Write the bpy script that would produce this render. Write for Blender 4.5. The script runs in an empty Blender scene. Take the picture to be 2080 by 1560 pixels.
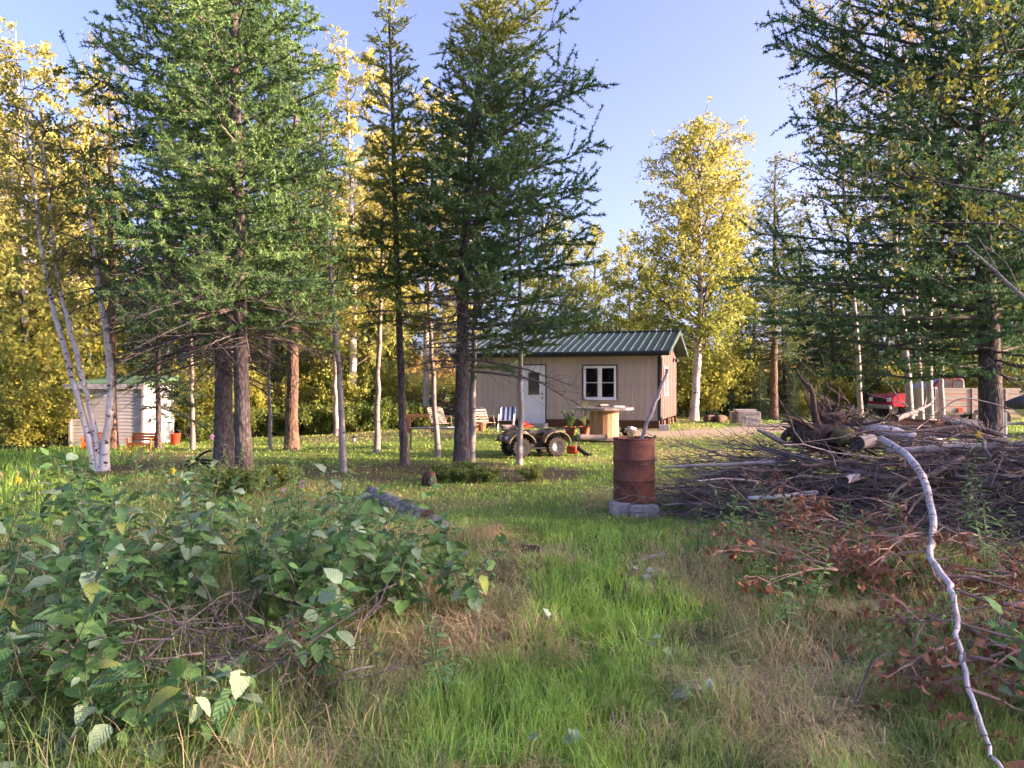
import bpy, math, random
import numpy as np
from mathutils import Vector, Matrix, Euler

# ------------------------------------------------------------------ camera, sky, sun, exposure
F, H = 1542.0, 1.8            # focal length in photograph pixels (2080 wide), eye height in metres
SC = bpy.context.scene
COL = SC.collection
cam_d = bpy.data.cameras.new('camera'); cam = bpy.data.objects.new('camera', cam_d); COL.objects.link(cam)
cam_d.sensor_width = 36.0; cam_d.lens = 36.0 * F / 2080.0
cam_d.clip_start = 0.05; cam_d.clip_end = 3000
cam.location = (0, 0, H); cam.rotation_euler = (math.radians(90), 0, 0)
SC.camera = cam

SUN_EL, SUN_AZ = math.radians(11.5), math.radians(98)   # azimuth clockwise from +Y (the view direction)
sun_vec = Vector((math.sin(SUN_AZ) * math.cos(SUN_EL), math.cos(SUN_AZ) * math.cos(SUN_EL), math.sin(SUN_EL)))
W = bpy.data.worlds.new('World'); SC.world = W; W.use_nodes = True
wn = W.node_tree.nodes; wl = W.node_tree.links
bg = wn['Background']
sky = wn.new('ShaderNodeTexSky'); sky.sky_type = 'NISHITA'; sky.sun_disc = False
sky.sun_elevation = SUN_EL; sky.sun_rotation = SUN_AZ
sky.altitude = 200; sky.air_density = 0.5; sky.dust_density = 5.0; sky.ozone_density = 3.2
wl.new(sky.outputs[0], bg.inputs[0]); bg.inputs[1].default_value = 0.15
sl = bpy.data.lights.new('sun', 'SUN'); sl.energy = 3.0; sl.angle = math.radians(0.5); sl.color = (1.0, 0.83, 0.60)
sun = bpy.data.objects.new('sun', sl); COL.objects.link(sun)
sun.rotation_euler = sun_vec.to_track_quat('Z', 'Y').to_euler()
SC.view_settings.view_transform = 'Standard'; SC.view_settings.look = 'None'
SC.view_settings.exposure = 2.58; SC.view_settings.use_white_balance = True; SC.view_settings.white_balance_temperature = 7600; SC.view_settings.white_balance_tint = 40; SC.view_settings.gamma = 1.0; SC.view_settings.use_curve_mapping = False
SC.render.engine = 'CYCLES'
SC.cycles.use_denoising = True
SC.cycles.max_bounces = 7; SC.cycles.diffuse_bounces = 5; SC.cycles.use_adaptive_sampling = True; SC.cycles.adaptive_threshold = 0.03; SC.cycles.glossy_bounces = 2
SC.cycles.transmission_bounces = 4; SC.cycles.transparent_max_bounces = 8
SC.cycles.caustics_reflective = False; SC.cycles.caustics_refractive = False
SC.cycles.sample_clamp_indirect = 4.0

# ------------------------------------------------------------------ helpers
rng = np.random.default_rng(11); random.seed(5)
PI = math.pi
def smooth(a, b, x): t = np.clip((np.asarray(x, float) - a) / (b - a), 0, 1); return t * t * (3 - 2 * t)
_lat = np.random.default_rng(3).random((257, 257))
def vnoise(x, y, s=1.0, o=0):
    x = np.asarray(x, float) / s + 37.3 * o; y = np.asarray(y, float) / s + 91.7 * o
    xi = np.floor(x).astype(int); yi = np.floor(y).astype(int); fx = x - xi; fy = y - yi
    fx = fx * fx * (3 - 2 * fx); fy = fy * fy * (3 - 2 * fy)
    g = lambda i, j: _lat[i % 256, j % 256]
    return (g(xi, yi) * (1 - fx) + g(xi + 1, yi) * fx) * (1 - fy) + (g(xi, yi + 1) * (1 - fx) + g(xi + 1, yi + 1) * fx) * fy
def fnoise(x, y, s=1.0, o=0):
    return (vnoise(x, y, s, o) + .5 * vnoise(x, y, s * .47, o + 1) + .25 * vnoise(x, y, s * .21, o + 2)) / 1.75
def gz(x, y):
    x = np.asarray(x, float); y = np.asarray(y, float)
    z = .26 * smooth(17.5, 25, y) * smooth(-9, -1.5, x)
    z = z + .10 * (fnoise(x, y, 3.2, 4) - .5) * smooth(0, 3, y) + .05 * (vnoise(x, y, .6, 9) - .5) * (1 - smooth(8, 14, y))
    return z
def gzf(x, y): return float(gz(x, y))
def P3(px, py, d): return np.array([(px - 1040) / F * d, d, H - (py - 780) / F * d])
def GX(px, d): return (px - 1040) / F * d
def GP(px, d): x = GX(px, d); return (x, d, gzf(x, d))

def link(o, parent=None):
    COL.objects.link(o)
    if parent is not None: o.parent = parent
    return o
def tag(o, label=None, cat=None, group=None, kind=None):
    if label: o['label'] = label
    if cat: o['category'] = cat
    if group: o['group'] = group
    if kind: o['kind'] = kind
    return o
def thing(name, label, cat, loc=(0, 0, 0), rz=0.0, group=None, scale=1.0):
    o = bpy.data.objects.new(name, None); link(o); o.empty_display_size = .1
    o.location = loc; o.rotation_euler = (0, 0, rz); o.scale = (scale,) * 3
    return tag(o, label, cat, group)

def np_mesh(name, V, F_, mat=None, col=None, smooth_=False):
    """V (n,3); F_ list of (m,k) index arrays"""
    me = bpy.data.meshes.new(name)
    V = np.asarray(V, np.float32); me.vertices.add(len(V)); me.vertices.foreach_set('co', V.ravel())
    if not isinstance(F_, (list, tuple)): F_ = [F_]
    idx = np.concatenate([np.asarray(f, np.int32).ravel() for f in F_])
    tot = np.concatenate([np.full(len(f), f.shape[1], np.int32) for f in F_])
    st = np.concatenate([[0], np.cumsum(tot)[:-1]]).astype(np.int32)
    me.loops.add(len(idx)); me.loops.foreach_set('vertex_index', idx)
    me.polygons.add(len(tot)); me.polygons.foreach_set('loop_start', st)
    if smooth_: me.polygons.foreach_set('use_smooth', np.ones(len(tot), bool))
    me.update(calc_edges=True)
    if col is not None:
        a = me.attributes.new('col', 'FLOAT_COLOR', 'POINT')
        c = np.ones((len(V), 4), np.float32); c[:, :3] = col; a.data.foreach_set('color', c.ravel())
    if mat: me.materials.append(mat)
    return me
def obj(name, me, parent=None): return link(bpy.data.objects.new(name, me), parent)

def norm(a): return a / np.maximum(np.linalg.norm(a, axis=-1, keepdims=True), 1e-9)
def rand_unit(n, g): return norm(g.normal(size=(n, 3)))

def tubes(paths, k=5, tc=None):
    Vs, Fs, n0 = [], [], 0
    ang = np.linspace(0, 2 * PI, k, endpoint=False); ca, sa = np.cos(ang), np.sin(ang)
    for pts, r in paths:
        pts = np.asarray(pts, float); r = np.asarray(r, float); n = len(pts)
        t = norm(np.gradient(pts, axis=0))
        ref = np.array([0, 0, 1.]) if abs(t[0, 2]) < .8 else np.array([1., 0, 0])
        u = norm(np.cross(t, ref)); v = np.cross(t, u)
        ring = pts[:, None] + r[:, None, None] * (ca[None, :, None] * u[:, None] + sa[None, :, None] * v[:, None])
        Vs.append(ring.reshape(-1, 3))
        if tc is not None:
            ln = np.concatenate([[0], np.cumsum(np.linalg.norm(np.diff(pts, axis=0), axis=1))]) + len(tc) * 3.7
            tc.append(np.stack([r[:, None] * ca[None], r[:, None] * sa[None], np.repeat(ln[:, None], k, 1)], -1).reshape(-1, 3))
        i = np.arange(n - 1)[:, None] * k; j = np.arange(k)[None]; j2 = (j + 1) % k
        Fs.append(np.stack([i + j, i + k + j, i + k + j2, i + j2], -1).reshape(-1, 4) + n0)
        n0 += n * k
    return np.concatenate(Vs), np.concatenate(Fs)
def tube_mesh(name, paths, k, mat, caps=False):
    tc = []; V, Q = tubes(paths, k, tc); fs = [Q]
    if caps:
        n0 = 0; c = []
        for pts, r in paths:
            n = len(pts); c.append(np.arange(k)[::-1] * -1 + n0 + k - 1); c.append(np.arange(k) + n0 + (n - 1) * k); n0 += n * k
        fs.append(np.array(c))
    me = np_mesh(name, V, fs, mat, smooth_=True)
    a = me.attributes.new('along', 'FLOAT_VECTOR', 'POINT'); a.data.foreach_set('vector', np.concatenate(tc).astype(np.float32).ravel())
    return me

class MB:
    def __init__(s): s.v, s.f = [], []
    def add(s, V, Fc, M=None):
        n = len(s.v)
        for p in V: s.v.append(tuple(M @ Vector(p)) if M is not None else tuple(p))
        for f in Fc: s.f.append(tuple(i + n for i in f))
        return s
    def box(s, c, d, M=None, rz=0, ry=0, rx=0):
        x, y, z = d[0] / 2, d[1] / 2, d[2] / 2
        V = [(a, b, e) for a in (-x, x) for b in (-y, y) for e in (-z, z)]
        T = Matrix.Translation(c) @ Euler((rx, ry, rz)).to_matrix().to_4x4()
        if M is not None: T = M @ T
        return s.add(V, [(0, 1, 3, 2), (4, 6, 7, 5), (0, 4, 5, 1), (2, 3, 7, 6), (0, 2, 6, 4), (1, 5, 7, 3)], T)
    def tube(s, pts, r, k=8, M=None, cap=True):
        r = np.full(len(pts), r) if np.isscalar(r) else np.asarray(r)
        V, Q = tubes([(pts, r)], k); Fc = [tuple(q) for q in Q]
        if cap: n = len(pts); Fc += [tuple(range(k))[::-1], tuple(range((n - 1) * k, n * k))]
        return s.add(V, Fc, M)
    def lathe(s, prof, k=24, M=None):
        V = [(r * math.cos(2 * PI * i / k), r * math.sin(2 * PI * i / k), z) for r, z in prof for i in range(k)]
        Fc = [(a * k + i, a * k + (i + 1) % k, (a + 1) * k + (i + 1) % k, (a + 1) * k + i) for a in range(len(prof) - 1) for i in range(k)]
        return s.add(V, Fc, M)
    def prism(s, out, y0, y1, M=None):
        n = len(out); V = [(x, y0, z) for x, z in out] + [(x, y1, z) for x, z in out]
        Fc = [tuple(range(n)), tuple(range(2 * n - 1, n - 1, -1))] + [(i, (i + 1) % n + 0, (i + 1) % n + n, i + n)[::-1] for i in range(n)]
        return s.add(V, Fc, M)
    def mesh(s, name, mat=None, sm=False):
        me = bpy.data.meshes.new(name); me.from_pydata(s.v, [], s.f)
        if sm: me.polygons.foreach_set('use_smooth', np.ones(len(me.polygons), bool))
        if mat: me.materials.append(mat)
        me.update(); return me
    def build(s, name, mat, parent=None, sm=False, bevel=0.0):
        o = obj(name, s.mesh(name, mat, sm), parent)
        if bevel: m = o.modifiers.new('Bevel', 'BEVEL'); m.width = bevel; m.segments = 2; m.limit_method = 'ANGLE'
        if sm and len(s.v) < 5000:
            try: o.data.set_sharp_from_angle(angle=math.radians(40))
            except Exception: pass
        return o

def copy_tree(o, loc, rz, scale, label=None, group=None, cat=None):
    r = o.copy(); COL.objects.link(r); r.location = loc; r.rotation_euler = (0, 0, rz); r.scale = scale if not np.isscalar(scale) else (scale,) * 3
    tag(r, label, cat, group)
    for ch in list(o.children):
        c = ch.copy(); COL.objects.link(c); c.parent = r
        for g in list(ch.children):
            d = g.copy(); COL.objects.link(d); d.parent = c
    return r

# ------------------------------------------------------------------ materials
def newmat(name):
    m = bpy.data.materials.new(name); m.use_nodes = True
    nt = m.node_tree; return m, nt.nodes, nt.links, nt.nodes['Principled BSDF']
def MAT(name, col, col2=None, rough=.7, scale=8, bump=0.0, bscale=30, metal=0.0, spec=.3, stretch=(1, 1, 1), ramp=(.35, .65), rnd=0.0, detail=4):
    m, N, L, B = newmat(name)
    tc = N.new('ShaderNodeTexCoord'); mp = N.new('ShaderNodeMapping'); mp.inputs['Scale'].default_value = stretch
    L.new(tc.outputs['Object'], mp.inputs[0])
    nz = N.new('ShaderNodeTexNoise'); nz.inputs['Scale'].default_value = scale; nz.inputs['Detail'].default_value = detail; nz.inputs['Roughness'].default_value = .65
    L.new(mp.outputs[0], nz.inputs['Vector'])
    cr = N.new('ShaderNodeValToRGB'); cr.color_ramp.elements[0].position = ramp[0]; cr.color_ramp.elements[1].position = ramp[1]
    c2 = col2 if col2 else tuple(c * .7 for c in col)
    cr.color_ramp.elements[0].color = (*c2, 1); cr.color_ramp.elements[1].color = (*col, 1)
    L.new(nz.outputs['Fac'], cr.inputs[0]); out = cr.outputs[0]
    if rnd:
        oi = N.new('ShaderNodeObjectInfo'); mr = N.new('ShaderNodeMapRange'); mr.inputs[3].default_value = 1 - rnd; mr.inputs[4].default_value = 1 + rnd
        L.new(oi.outputs['Random'], mr.inputs[0]); hs = N.new('ShaderNodeHueSaturation')
        L.new(mr.outputs[0], hs.inputs['Value']); L.new(out, hs.inputs['Color']); out = hs.outputs[0]
    L.new(out, B.inputs['Base Color']); B.inputs['Roughness'].default_value = rough; B.inputs['Metallic'].default_value = metal
    B.inputs['Specular IOR Level'].default_value = spec
    if bump:
        n2 = N.new('ShaderNodeTexNoise'); n2.inputs['Scale'].default_value = bscale; n2.inputs['Detail'].default_value = 5; L.new(mp.outputs[0], n2.inputs['Vector'])
        b = N.new('ShaderNodeBump'); b.inputs['Strength'].default_value = bump; b.inputs['Distance'].default_value = .02
        L.new(n2.outputs['Fac'], b.inputs['Height']); L.new(b.outputs[0], B.inputs['Normal'])
    return m
def LEAF(name, trans=.35, rough=.55, rnd=.18, hue=.012, tint=(1, 1, 1)):
    m, N, L, B = newmat(name)
    at = N.new('ShaderNodeAttribute'); at.attribute_name = 'col'
    oi = N.new('ShaderNodeObjectInfo'); mr = N.new('ShaderNodeMapRange'); mr.inputs[3].default_value = 1 - rnd; mr.inputs[4].default_value = 1 + rnd
    mh = N.new('ShaderNodeMapRange'); mh.inputs[3].default_value = .5 + hue; mh.inputs[4].default_value = .5 - hue
    hs = N.new('ShaderNodeHueSaturation'); L.new(oi.outputs['Random'], mr.inputs[0]); L.new(oi.outputs['Random'], mh.inputs[0])
    L.new(mr.outputs[0], hs.inputs['Value']); L.new(mh.outputs[0], hs.inputs['Hue']); L.new(at.outputs['Color'], hs.inputs['Color'])
    L.new(hs.outputs[0], B.inputs['Base Color']); B.inputs['Roughness'].default_value = rough; B.inputs['Specular IOR Level'].default_value = .25
    t = N.new('ShaderNodeBsdfTranslucent'); L.new(hs.outputs[0], t.inputs[0])
    mx = N.new('ShaderNodeMixShader'); mx.inputs[0].default_value = trans
    L.new(B.outputs[0], mx.inputs[1]); L.new(t.outputs[0], mx.inputs[2]); L.new(mx.outputs[0], N['Material Output'].inputs[0])
    return m
def PLAINLEAF(name, c1, c2, trans=.3, rough=.5, rnd=.25):
    """a broad leaf with midrib and side veins running along its own length (local x)"""
    m, N, L, B = newmat(name)
    tc = N.new('ShaderNodeTexCoord'); nz = N.new('ShaderNodeTexNoise'); nz.inputs['Scale'].default_value = 4; L.new(tc.outputs['Object'], nz.inputs['Vector'])
    mix = N.new('ShaderNodeMix'); mix.data_type = 'RGBA'; mix.inputs[6].default_value = (*c1, 1); mix.inputs[7].default_value = (*c2, 1)
    L.new(nz.outputs['Fac'], mix.inputs[0])
    sx = N.new('ShaderNodeSeparateXYZ'); L.new(tc.outputs['Object'], sx.inputs[0])
    ab = N.new('ShaderNodeMath'); ab.operation = 'ABSOLUTE'; L.new(sx.outputs['Y'], ab.inputs[0])
    ml = N.new('ShaderNodeMath'); ml.operation = 'MULTIPLY_ADD'; ml.inputs[1].default_value = -1.1; L.new(ab.outputs[0], ml.inputs[0]); L.new(sx.outputs['X'], ml.inputs[2])
    mm = N.new('ShaderNodeMath'); mm.operation = 'MULTIPLY'; mm.inputs[1].default_value = 46; L.new(ml.outputs[0], mm.inputs[0])
    sn = N.new('ShaderNodeMath'); sn.operation = 'SINE'; L.new(mm.outputs[0], sn.inputs[0])
    bp = N.new('ShaderNodeBump'); bp.inputs['Strength'].default_value = .3; bp.inputs['Distance'].default_value = .012; L.new(sn.outputs[0], bp.inputs['Height']); L.new(bp.outputs[0], B.inputs['Normal'])
    oi = N.new('ShaderNodeObjectInfo'); mr = N.new('ShaderNodeMapRange'); mr.inputs[3].default_value = 1 - rnd; mr.inputs[4].default_value = 1 + rnd
    hs = N.new('ShaderNodeHueSaturation'); L.new(oi.outputs['Random'], mr.inputs[0]); L.new(mr.outputs[0], hs.inputs['Value']); L.new(mix.outputs[2], hs.inputs['Color'])
    L.new(hs.outputs[0], B.inputs['Base Color']); B.inputs['Roughness'].default_value = rough + .12; B.inputs['Specular IOR Level'].default_value = .2
    t = N.new('ShaderNodeBsdfTranslucent'); L.new(hs.outputs[0], t.inputs[0])
    mx = N.new('ShaderNodeMixShader'); mx.inputs[0].default_value = trans
    L.new(B.outputs[0], mx.inputs[1]); L.new(t.outputs[0], mx.inputs[2]); L.new(mx.outputs[0], N['Material Output'].inputs[0])
    return m
def BIRCH(name, white=(.66, .62, .60), tan=(.5, .4, .33), mark=(.05, .04, .035), thr=.61, zs=17):
    m, N, L, B = newmat(name)
    tc = N.new('ShaderNodeAttribute'); tc.attribute_name = 'along'; mp = N.new('ShaderNodeMapping'); mp.inputs['Scale'].default_value = (9, 9, zs); L.new(tc.outputs['Vector'], mp.inputs[0])
    n1 = N.new('ShaderNodeTexNoise'); n1.inputs['Scale'].default_value = 1.0; n1.inputs['Detail'].default_value = 3; L.new(mp.outputs[0], n1.inputs['Vector'])
    n2 = N.new('ShaderNodeTexNoise'); n2.inputs['Scale'].default_value = 1.6; n2.inputs['Detail'].default_value = 3; L.new(tc.outputs['Vector'], n2.inputs['Vector'])
    r1 = N.new('ShaderNodeValToRGB'); r1.color_ramp.elements[0].position = thr; r1.color_ramp.elements[1].position = thr + .05
    L.new(n1.outputs['Fac'], r1.inputs[0])
    r2 = N.new('ShaderNodeValToRGB'); r2.color_ramp.elements[0].position = .4; r2.color_ramp.elements[1].position = .7
    r2.color_ramp.elements[0].color = (*white, 1); r2.color_ramp.elements[1].color = (*tan, 1); L.new(n2.outputs['Fac'], r2.inputs[0])
    mix = N.new('ShaderNodeMix'); mix.data_type = 'RGBA'; L.new(r1.outputs[0], mix.inputs[0]); L.new(r2.outputs[0], mix.inputs[6]); mix.inputs[7].default_value = (*mark, 1)
    L.new(mix.outputs[2], B.inputs['Base Color']); B.inputs['Roughness'].default_value = .65; B.inputs['Specular IOR Level'].default_value = .25
    b = N.new('ShaderNodeBump'); b.inputs['Strength'].default_value = .4; b.inputs['Distance'].default_value = .01; L.new(n1.outputs['Fac'], b.inputs['Height']); L.new(b.outputs[0], B.inputs['Normal'])
    return m
def BARK(name, c1, c2, sc=22, bump=.9):
    m, N, L, B = newmat(name)
    tc = N.new('ShaderNodeAttribute'); tc.attribute_name = 'along'; mp = N.new('ShaderNodeMapping'); mp.inputs['Scale'].default_value = (1, 1, .45); L.new(tc.outputs['Vector'], mp.inputs[0])
    vo = N.new('ShaderNodeTexVoronoi'); vo.inputs['Scale'].default_value = sc; L.new(mp.outputs[0], vo.inputs['Vector'])
    nz = N.new('ShaderNodeTexNoise'); nz.inputs['Scale'].default_value = 6; nz.inputs['Detail'].default_value = 6; L.new(mp.outputs[0], nz.inputs['Vector'])
    ad = N.new('ShaderNodeMath'); ad.operation = 'MULTIPLY_ADD'; ad.inputs[1].default_value = .6; L.new(vo.outputs['Distance'], ad.inputs[0]); L.new(nz.outputs['Fac'], ad.inputs[2])
    cr = N.new('ShaderNodeValToRGB'); cr.color_ramp.elements[0].position = .45; cr.color_ramp.elements[1].position = .95
    cr.color_ramp.elements[0].color = (*c1, 1); cr.color_ramp.elements[1].color = (*c2, 1); L.new(ad.outputs[0], cr.inputs[0]); L.new(cr.outputs[0], B.inputs['Base Color'])
    B.inputs['Roughness'].default_value = .85; B.inputs['Specular IOR Level'].default_value = .2
    b = N.new('ShaderNodeBump'); b.inputs['Strength'].default_value = bump; b.inputs['Distance'].default_value = .03; L.new(ad.outputs[0], b.inputs['Height']); L.new(b.outputs[0], B.inputs['Normal'])
    return m
m_needle = LEAF('larch_needles', .30, .6, .12)
m_leaf = LEAF('tree_leaves', .5, .5, .15, .012)
m_grass = LEAF('grass_blades', .45, .5, 0, 0)
m_bark = BARK('larch_bark', (.17, .14, .125), (.06, .048, .042))
m_barkred = BARK('red_larch_bark', (.27, .17, .115), (.085, .055, .04))
m_twig = MAT('twig_bark', (.16, .135, .12), (.08, .065, .055), .85, 14, rnd=.2)
m_birch = BIRCH('birch_bark')
m_birchy = BIRCH('big_birch_bark', (.48, .44, .40), (.33, .26, .21), (.05, .04, .035), .58, 9)
m_birchg = BIRCH('young_birch_bark', (.31, .27, .235), (.22, .175, .14), (.06, .05, .04), .64)
m_aspen = BIRCH('aspen_bark', (.27, .24, .21), (.17, .14, .11), (.05, .04, .035), .62)

# ------------------------------------------------------------------ ground
def seg_dist(x, y, pts):
    d = np.full(np.shape(x), 1e9)
    for (ax, ay), (bx, by) in zip(pts[:-1], pts[1:]):
        t = np.clip(((x - ax) * (bx - ax) + (y - ay) * (by - ay)) / ((bx - ax) ** 2 + (by - ay) ** 2), 0, 1)
        d = np.minimum(d, np.hypot(x - ax - t * (bx - ax), y - ay - t * (by - ay)))
    return d
def m_road(x, y):
    d = seg_dist(x, y, [(4.6, 24.2), (8.5, 26.0), (11.5, 28.6), (17, 33), (30, 39), (60, 46)]) + (fnoise(x, y, 1.6, 21) - .5) * 2.2
    return 1 - smooth(.9, 1.9, d)
BARE = [(-4.9, 15.6, 1.6), (-3.3, 15.6, 1.5), (-2.1, 16.2, 1.5), (-.9, 16.4, 1.5), (.6, 15.7, 1.1), (.2, 14.6, .9), (-8.3, 16.2, 1.2), (-2.6, 14.6, 1.2), (-6.2, 16.4, 1.3)]
def m_dirt(x, y):
    m = np.zeros(np.shape(x))
    for bx, by, r in BARE: m = np.maximum(m, 1 - smooth(.35 * r, r, np.hypot(x - bx, (y - by) * .8) + (fnoise(x, y, .7, 31) - .5) * 1.1))
    return m
def track(y): return .15 + .2 * (y - 3.5)
def m_lush(x, y):
    w = .75 + .08 * (y - 3.5)
    return (1 - smooth(w * .5, w, np.abs(x - track(y)) + (fnoise(x, y, .8, 41) - .5) * .8)) * (1 - smooth(8.0, 10.0, y))
def m_dry(x, y):
    n = fnoise(x, y, .9, 51)
    near = 1 - smooth(8.5, 10.5, y)
    side = smooth(.55, 1.1, np.abs(x - track(y)))
    d = near * side * smooth(.34, .56, n) * .95 + near * (1 - side) * smooth(.50, .62, n) * .9
    far = smooth(.5, .72, fnoise(x, y, 2.5, 61)) * .5 * smooth(9, 11, y)
    return np.clip(np.maximum(d * .85, far), 0, 1)
def axis(lo, hi, mid0, mid1, s):
    a = mid0 - np.cumsum(s * 1.18 ** np.arange(1, 60)); b = mid1 + np.cumsum(s * 1.18 ** np.arange(1, 60))
    a = a[a > lo][::-1]; b = b[b < hi]
    return np.concatenate([[lo], a, np.arange(mid0, mid1 + s / 2, s), b, [hi]])
xs = axis(-1500, 1500, -14, 14, .22); ys = axis(-60, 2200, 2, 32, .22)
gx, gy = np.meshgrid(xs, ys)
zz = gz(gx, gy)
V = np.stack([gx, gy, zz], -1).reshape(-1, 3)
nx, ny = len(xs), len(ys); i = np.arange(ny - 1)[:, None] * nx + np.arange(nx - 1)[None]
Q = np.stack([i, i + 1, i + nx + 1, i + nx], -1).reshape(-1, 4)
X, Y = gx.ravel(), gy.ravel()
c_lawn = np.array([.15, .215, .05]); c_dry = np.array([.36, .27, .14]); c_dirt = np.array([.13, .095, .065]); c_lush = np.array([.09, .17, .035]); c_road = np.array([.36, .30, .22])
def gcol(x, y):
    n = fnoise(x, y, 1.4, 71)[..., None]
    c = c_lawn * (.75 + .5 * n)
    l = m_lush(x, y)[..., None]; c = c * (1 - l) + c_lush * l
    d = m_dry(x, y)[..., None]; c = c * (1 - d) + c_dry * d
    d = m_dirt(x, y)[..., None] * .85; c = c * (1 - d) + c_dirt * d
    d = m_road(x, y)[..., None]; c = c * (1 - d) + c_road * d
    return c
def ground_mat():
    m, N, L, B = newmat('ground_soil_and_turf')
    at = N.new('ShaderNodeAttribute'); at.attribute_name = 'col'
    tc = N.new('ShaderNodeTexCoord'); n1 = N.new('ShaderNodeTexNoise'); n1.inputs['Scale'].default_value = 9; n1.inputs['Detail'].default_value = 8; n1.inputs['Roughness'].default_value = .75
    L.new(tc.outputs['Object'], n1.inputs['Vector'])
    mr = N.new('ShaderNodeMapRange'); mr.inputs[1].default_value = .3; mr.inputs[2].default_value = .7; mr.inputs[3].default_value = .6; mr.inputs[4].default_value = 1.25; L.new(n1.outputs['Fac'], mr.inputs[0])
    mx = N.new('ShaderNodeMix'); mx.data_type = 'RGBA'; mx.blend_type = 'MULTIPLY'; mx.inputs[0].default_value = 1
    L.new(at.outputs['Color'], mx.inputs[6]); L.new(mr.outputs[0], mx.inputs[7]); L.new(mx.outputs[2], B.inputs['Base Color'])
    B.inputs['Roughness'].default_value = .95; B.inputs['Specular IOR Level'].default_value = .1
    b = N.new('ShaderNodeBump'); b.inputs['Strength'].default_value = .8; b.inputs['Distance'].default_value = .05; L.new(n1.outputs['Fac'], b.inputs['Height']); L.new(b.outputs[0], B.inputs['Normal'])
    return m
near_soil = (1 - smooth(8, 10, Y))[:, None] * .35
gc = gcol(X, Y); gc = gc * (1 - near_soil) + c_dirt * .8 * near_soil
o = obj('ground', np_mesh('ground', V, Q, ground_mat(), gc, True)); tag(o, kind='structure')

# ------------------------------------------------------------------ grass
def blades(name, x, y, h, w, col, lean, leandir, g, label):
    n = len(x); z = gz(x, y) - .01
    az = g.uniform(0, 2 * PI, n); wx, wy = np.cos(az), np.sin(az)
    lx, ly = np.cos(leandir), np.sin(leandir)
    b = np.stack([x, y, z], -1); wv = np.stack([wx, wy, np.zeros(n)], -1) * (w / 2)[:, None]
    ld = np.stack([lx, ly, np.zeros(n)], -1)
    mid = b + np.stack([np.zeros(n), np.zeros(n), h * .55], -1) + ld * (h * lean * .3)[:, None]
    zt = h * np.clip(1 - .55 * lean ** 1.5, .12, 1)
    tip = b + np.stack([np.zeros(n), np.zeros(n), zt], -1) + ld * (h * lean)[:, None]
    V = np.stack([b - wv, b + wv, mid - wv * .75, mid + wv * .75, tip], 1).reshape(-1, 3)
    k = np.arange(n)[:, None] * 5
    Fq = np.concatenate([k + np.array([[0, 1, 3, 2]])]); Ft = k + np.array([[2, 3, 4]])
    c = np.repeat(col, 5, 0)
    o = obj(name, np_mesh(name, V, [Fq, Ft], m_grass, c)); tag(o, label, 'grass', kind='stuff'); return o
def grass_field(N, y0, y1, seed, name, label, keep=None):
    g = np.random.default_rng(seed)
    y = y0 * (y1 / y0) ** g.random(N); x = g.uniform(-1, 1, N) * (.74 * y + 1.2)
    rd = m_road(x, y); dt = m_dirt(x, y); lu = m_lush(x, y); dr = m_dry(x, y)
    k = g.random(N) > np.maximum(np.maximum(rd * .93, dt * .75), .8 * smooth(.60, .72, fnoise(x, y, .45, 121)) * (y < 9))
    x, y, rd, dt, lu, dr = [a[k] for a in (x, y, rd, dt, lu, dr)]; n = len(x)
    near = 1 - smooth(8.2, 10.2, y)
    tall = near * (1 - lu) * smooth(.35, .65, fnoise(x, y, .5, 81))
    wild = smooth(4.5, 6.5, -x - .0 * y) * (1 - smooth(13, 15, y)) * smooth(9, 10, y)          # rough grass on the near left
    wl_ = smooth(0, 1, (-x - .42 * y)) * smooth(12, 13, y) * (1 - smooth(19, 21, y)) * smooth(8.5, 9.5, -x)
    thk = near * smooth(.2, .8, -x - .05 * y) * (g.random(n) < .14)
    h = .05 + .03 * g.random(n) + thk * .36 * g.random(n) + near * .10 + lu * .10 * g.random(n) + tall * .22 * g.random(n) + wild * .16 * g.random(n) + wl_ * .35 * g.random(n)
    h *= (.35 + 1.3 * fnoise(x, y, .3, 91))
    w = np.clip(np.where(y > 9, .0014, .0013) * y, .0045, .05) * (.7 + .6 * g.random(n))
    isdry = g.random(n) < dr * .85 + .06
    base = gcol(x, y) * 0 + c_lawn * np.array([1.5, 2.0, 1.5])
    base = base * (1 - lu[:, None]) + np.array([.22, .43, .08]) * lu[:, None]
    nn = (1 - lu) * near; base = base * (1 - nn[:, None]) + np.array([.22, .35, .09]) * nn[:, None]
    cn = fnoise(x, y, .28, 131)[:, None]; base = base * (.55 + .95 * cn) * np.array([1.0, 1, 1]) + base * np.array([.15, .02, -.1]) * (fnoise(x, y, .9, 141)[:, None] - .35)
    col = np.where(isdry[:, None], np.array([.66, .52, .28]) * (.6 + .6 * g.random((n, 1))), base * (.72 + .56 * g.random((n, 1))))
    lean = np.where(isdry, .5 + 1.0 * g.random(n), .15 + .7 * g.random(n)) * np.where(near > .5, 1, .8)
    ld = fnoise(x, y, .5, 101) * 18 + g.normal(0, 1.3, n)
    return blades(name, x, y, h, w, col, lean, ld, g, label)
grass_field(122000, 2.7, 10, 1, 'long_grass', 'long green and straw coloured grass in the shaded foreground')
grass_field(66000, 9, 48, 2, 'mown_grass', 'short mown lawn grass round the cabin')

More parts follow.
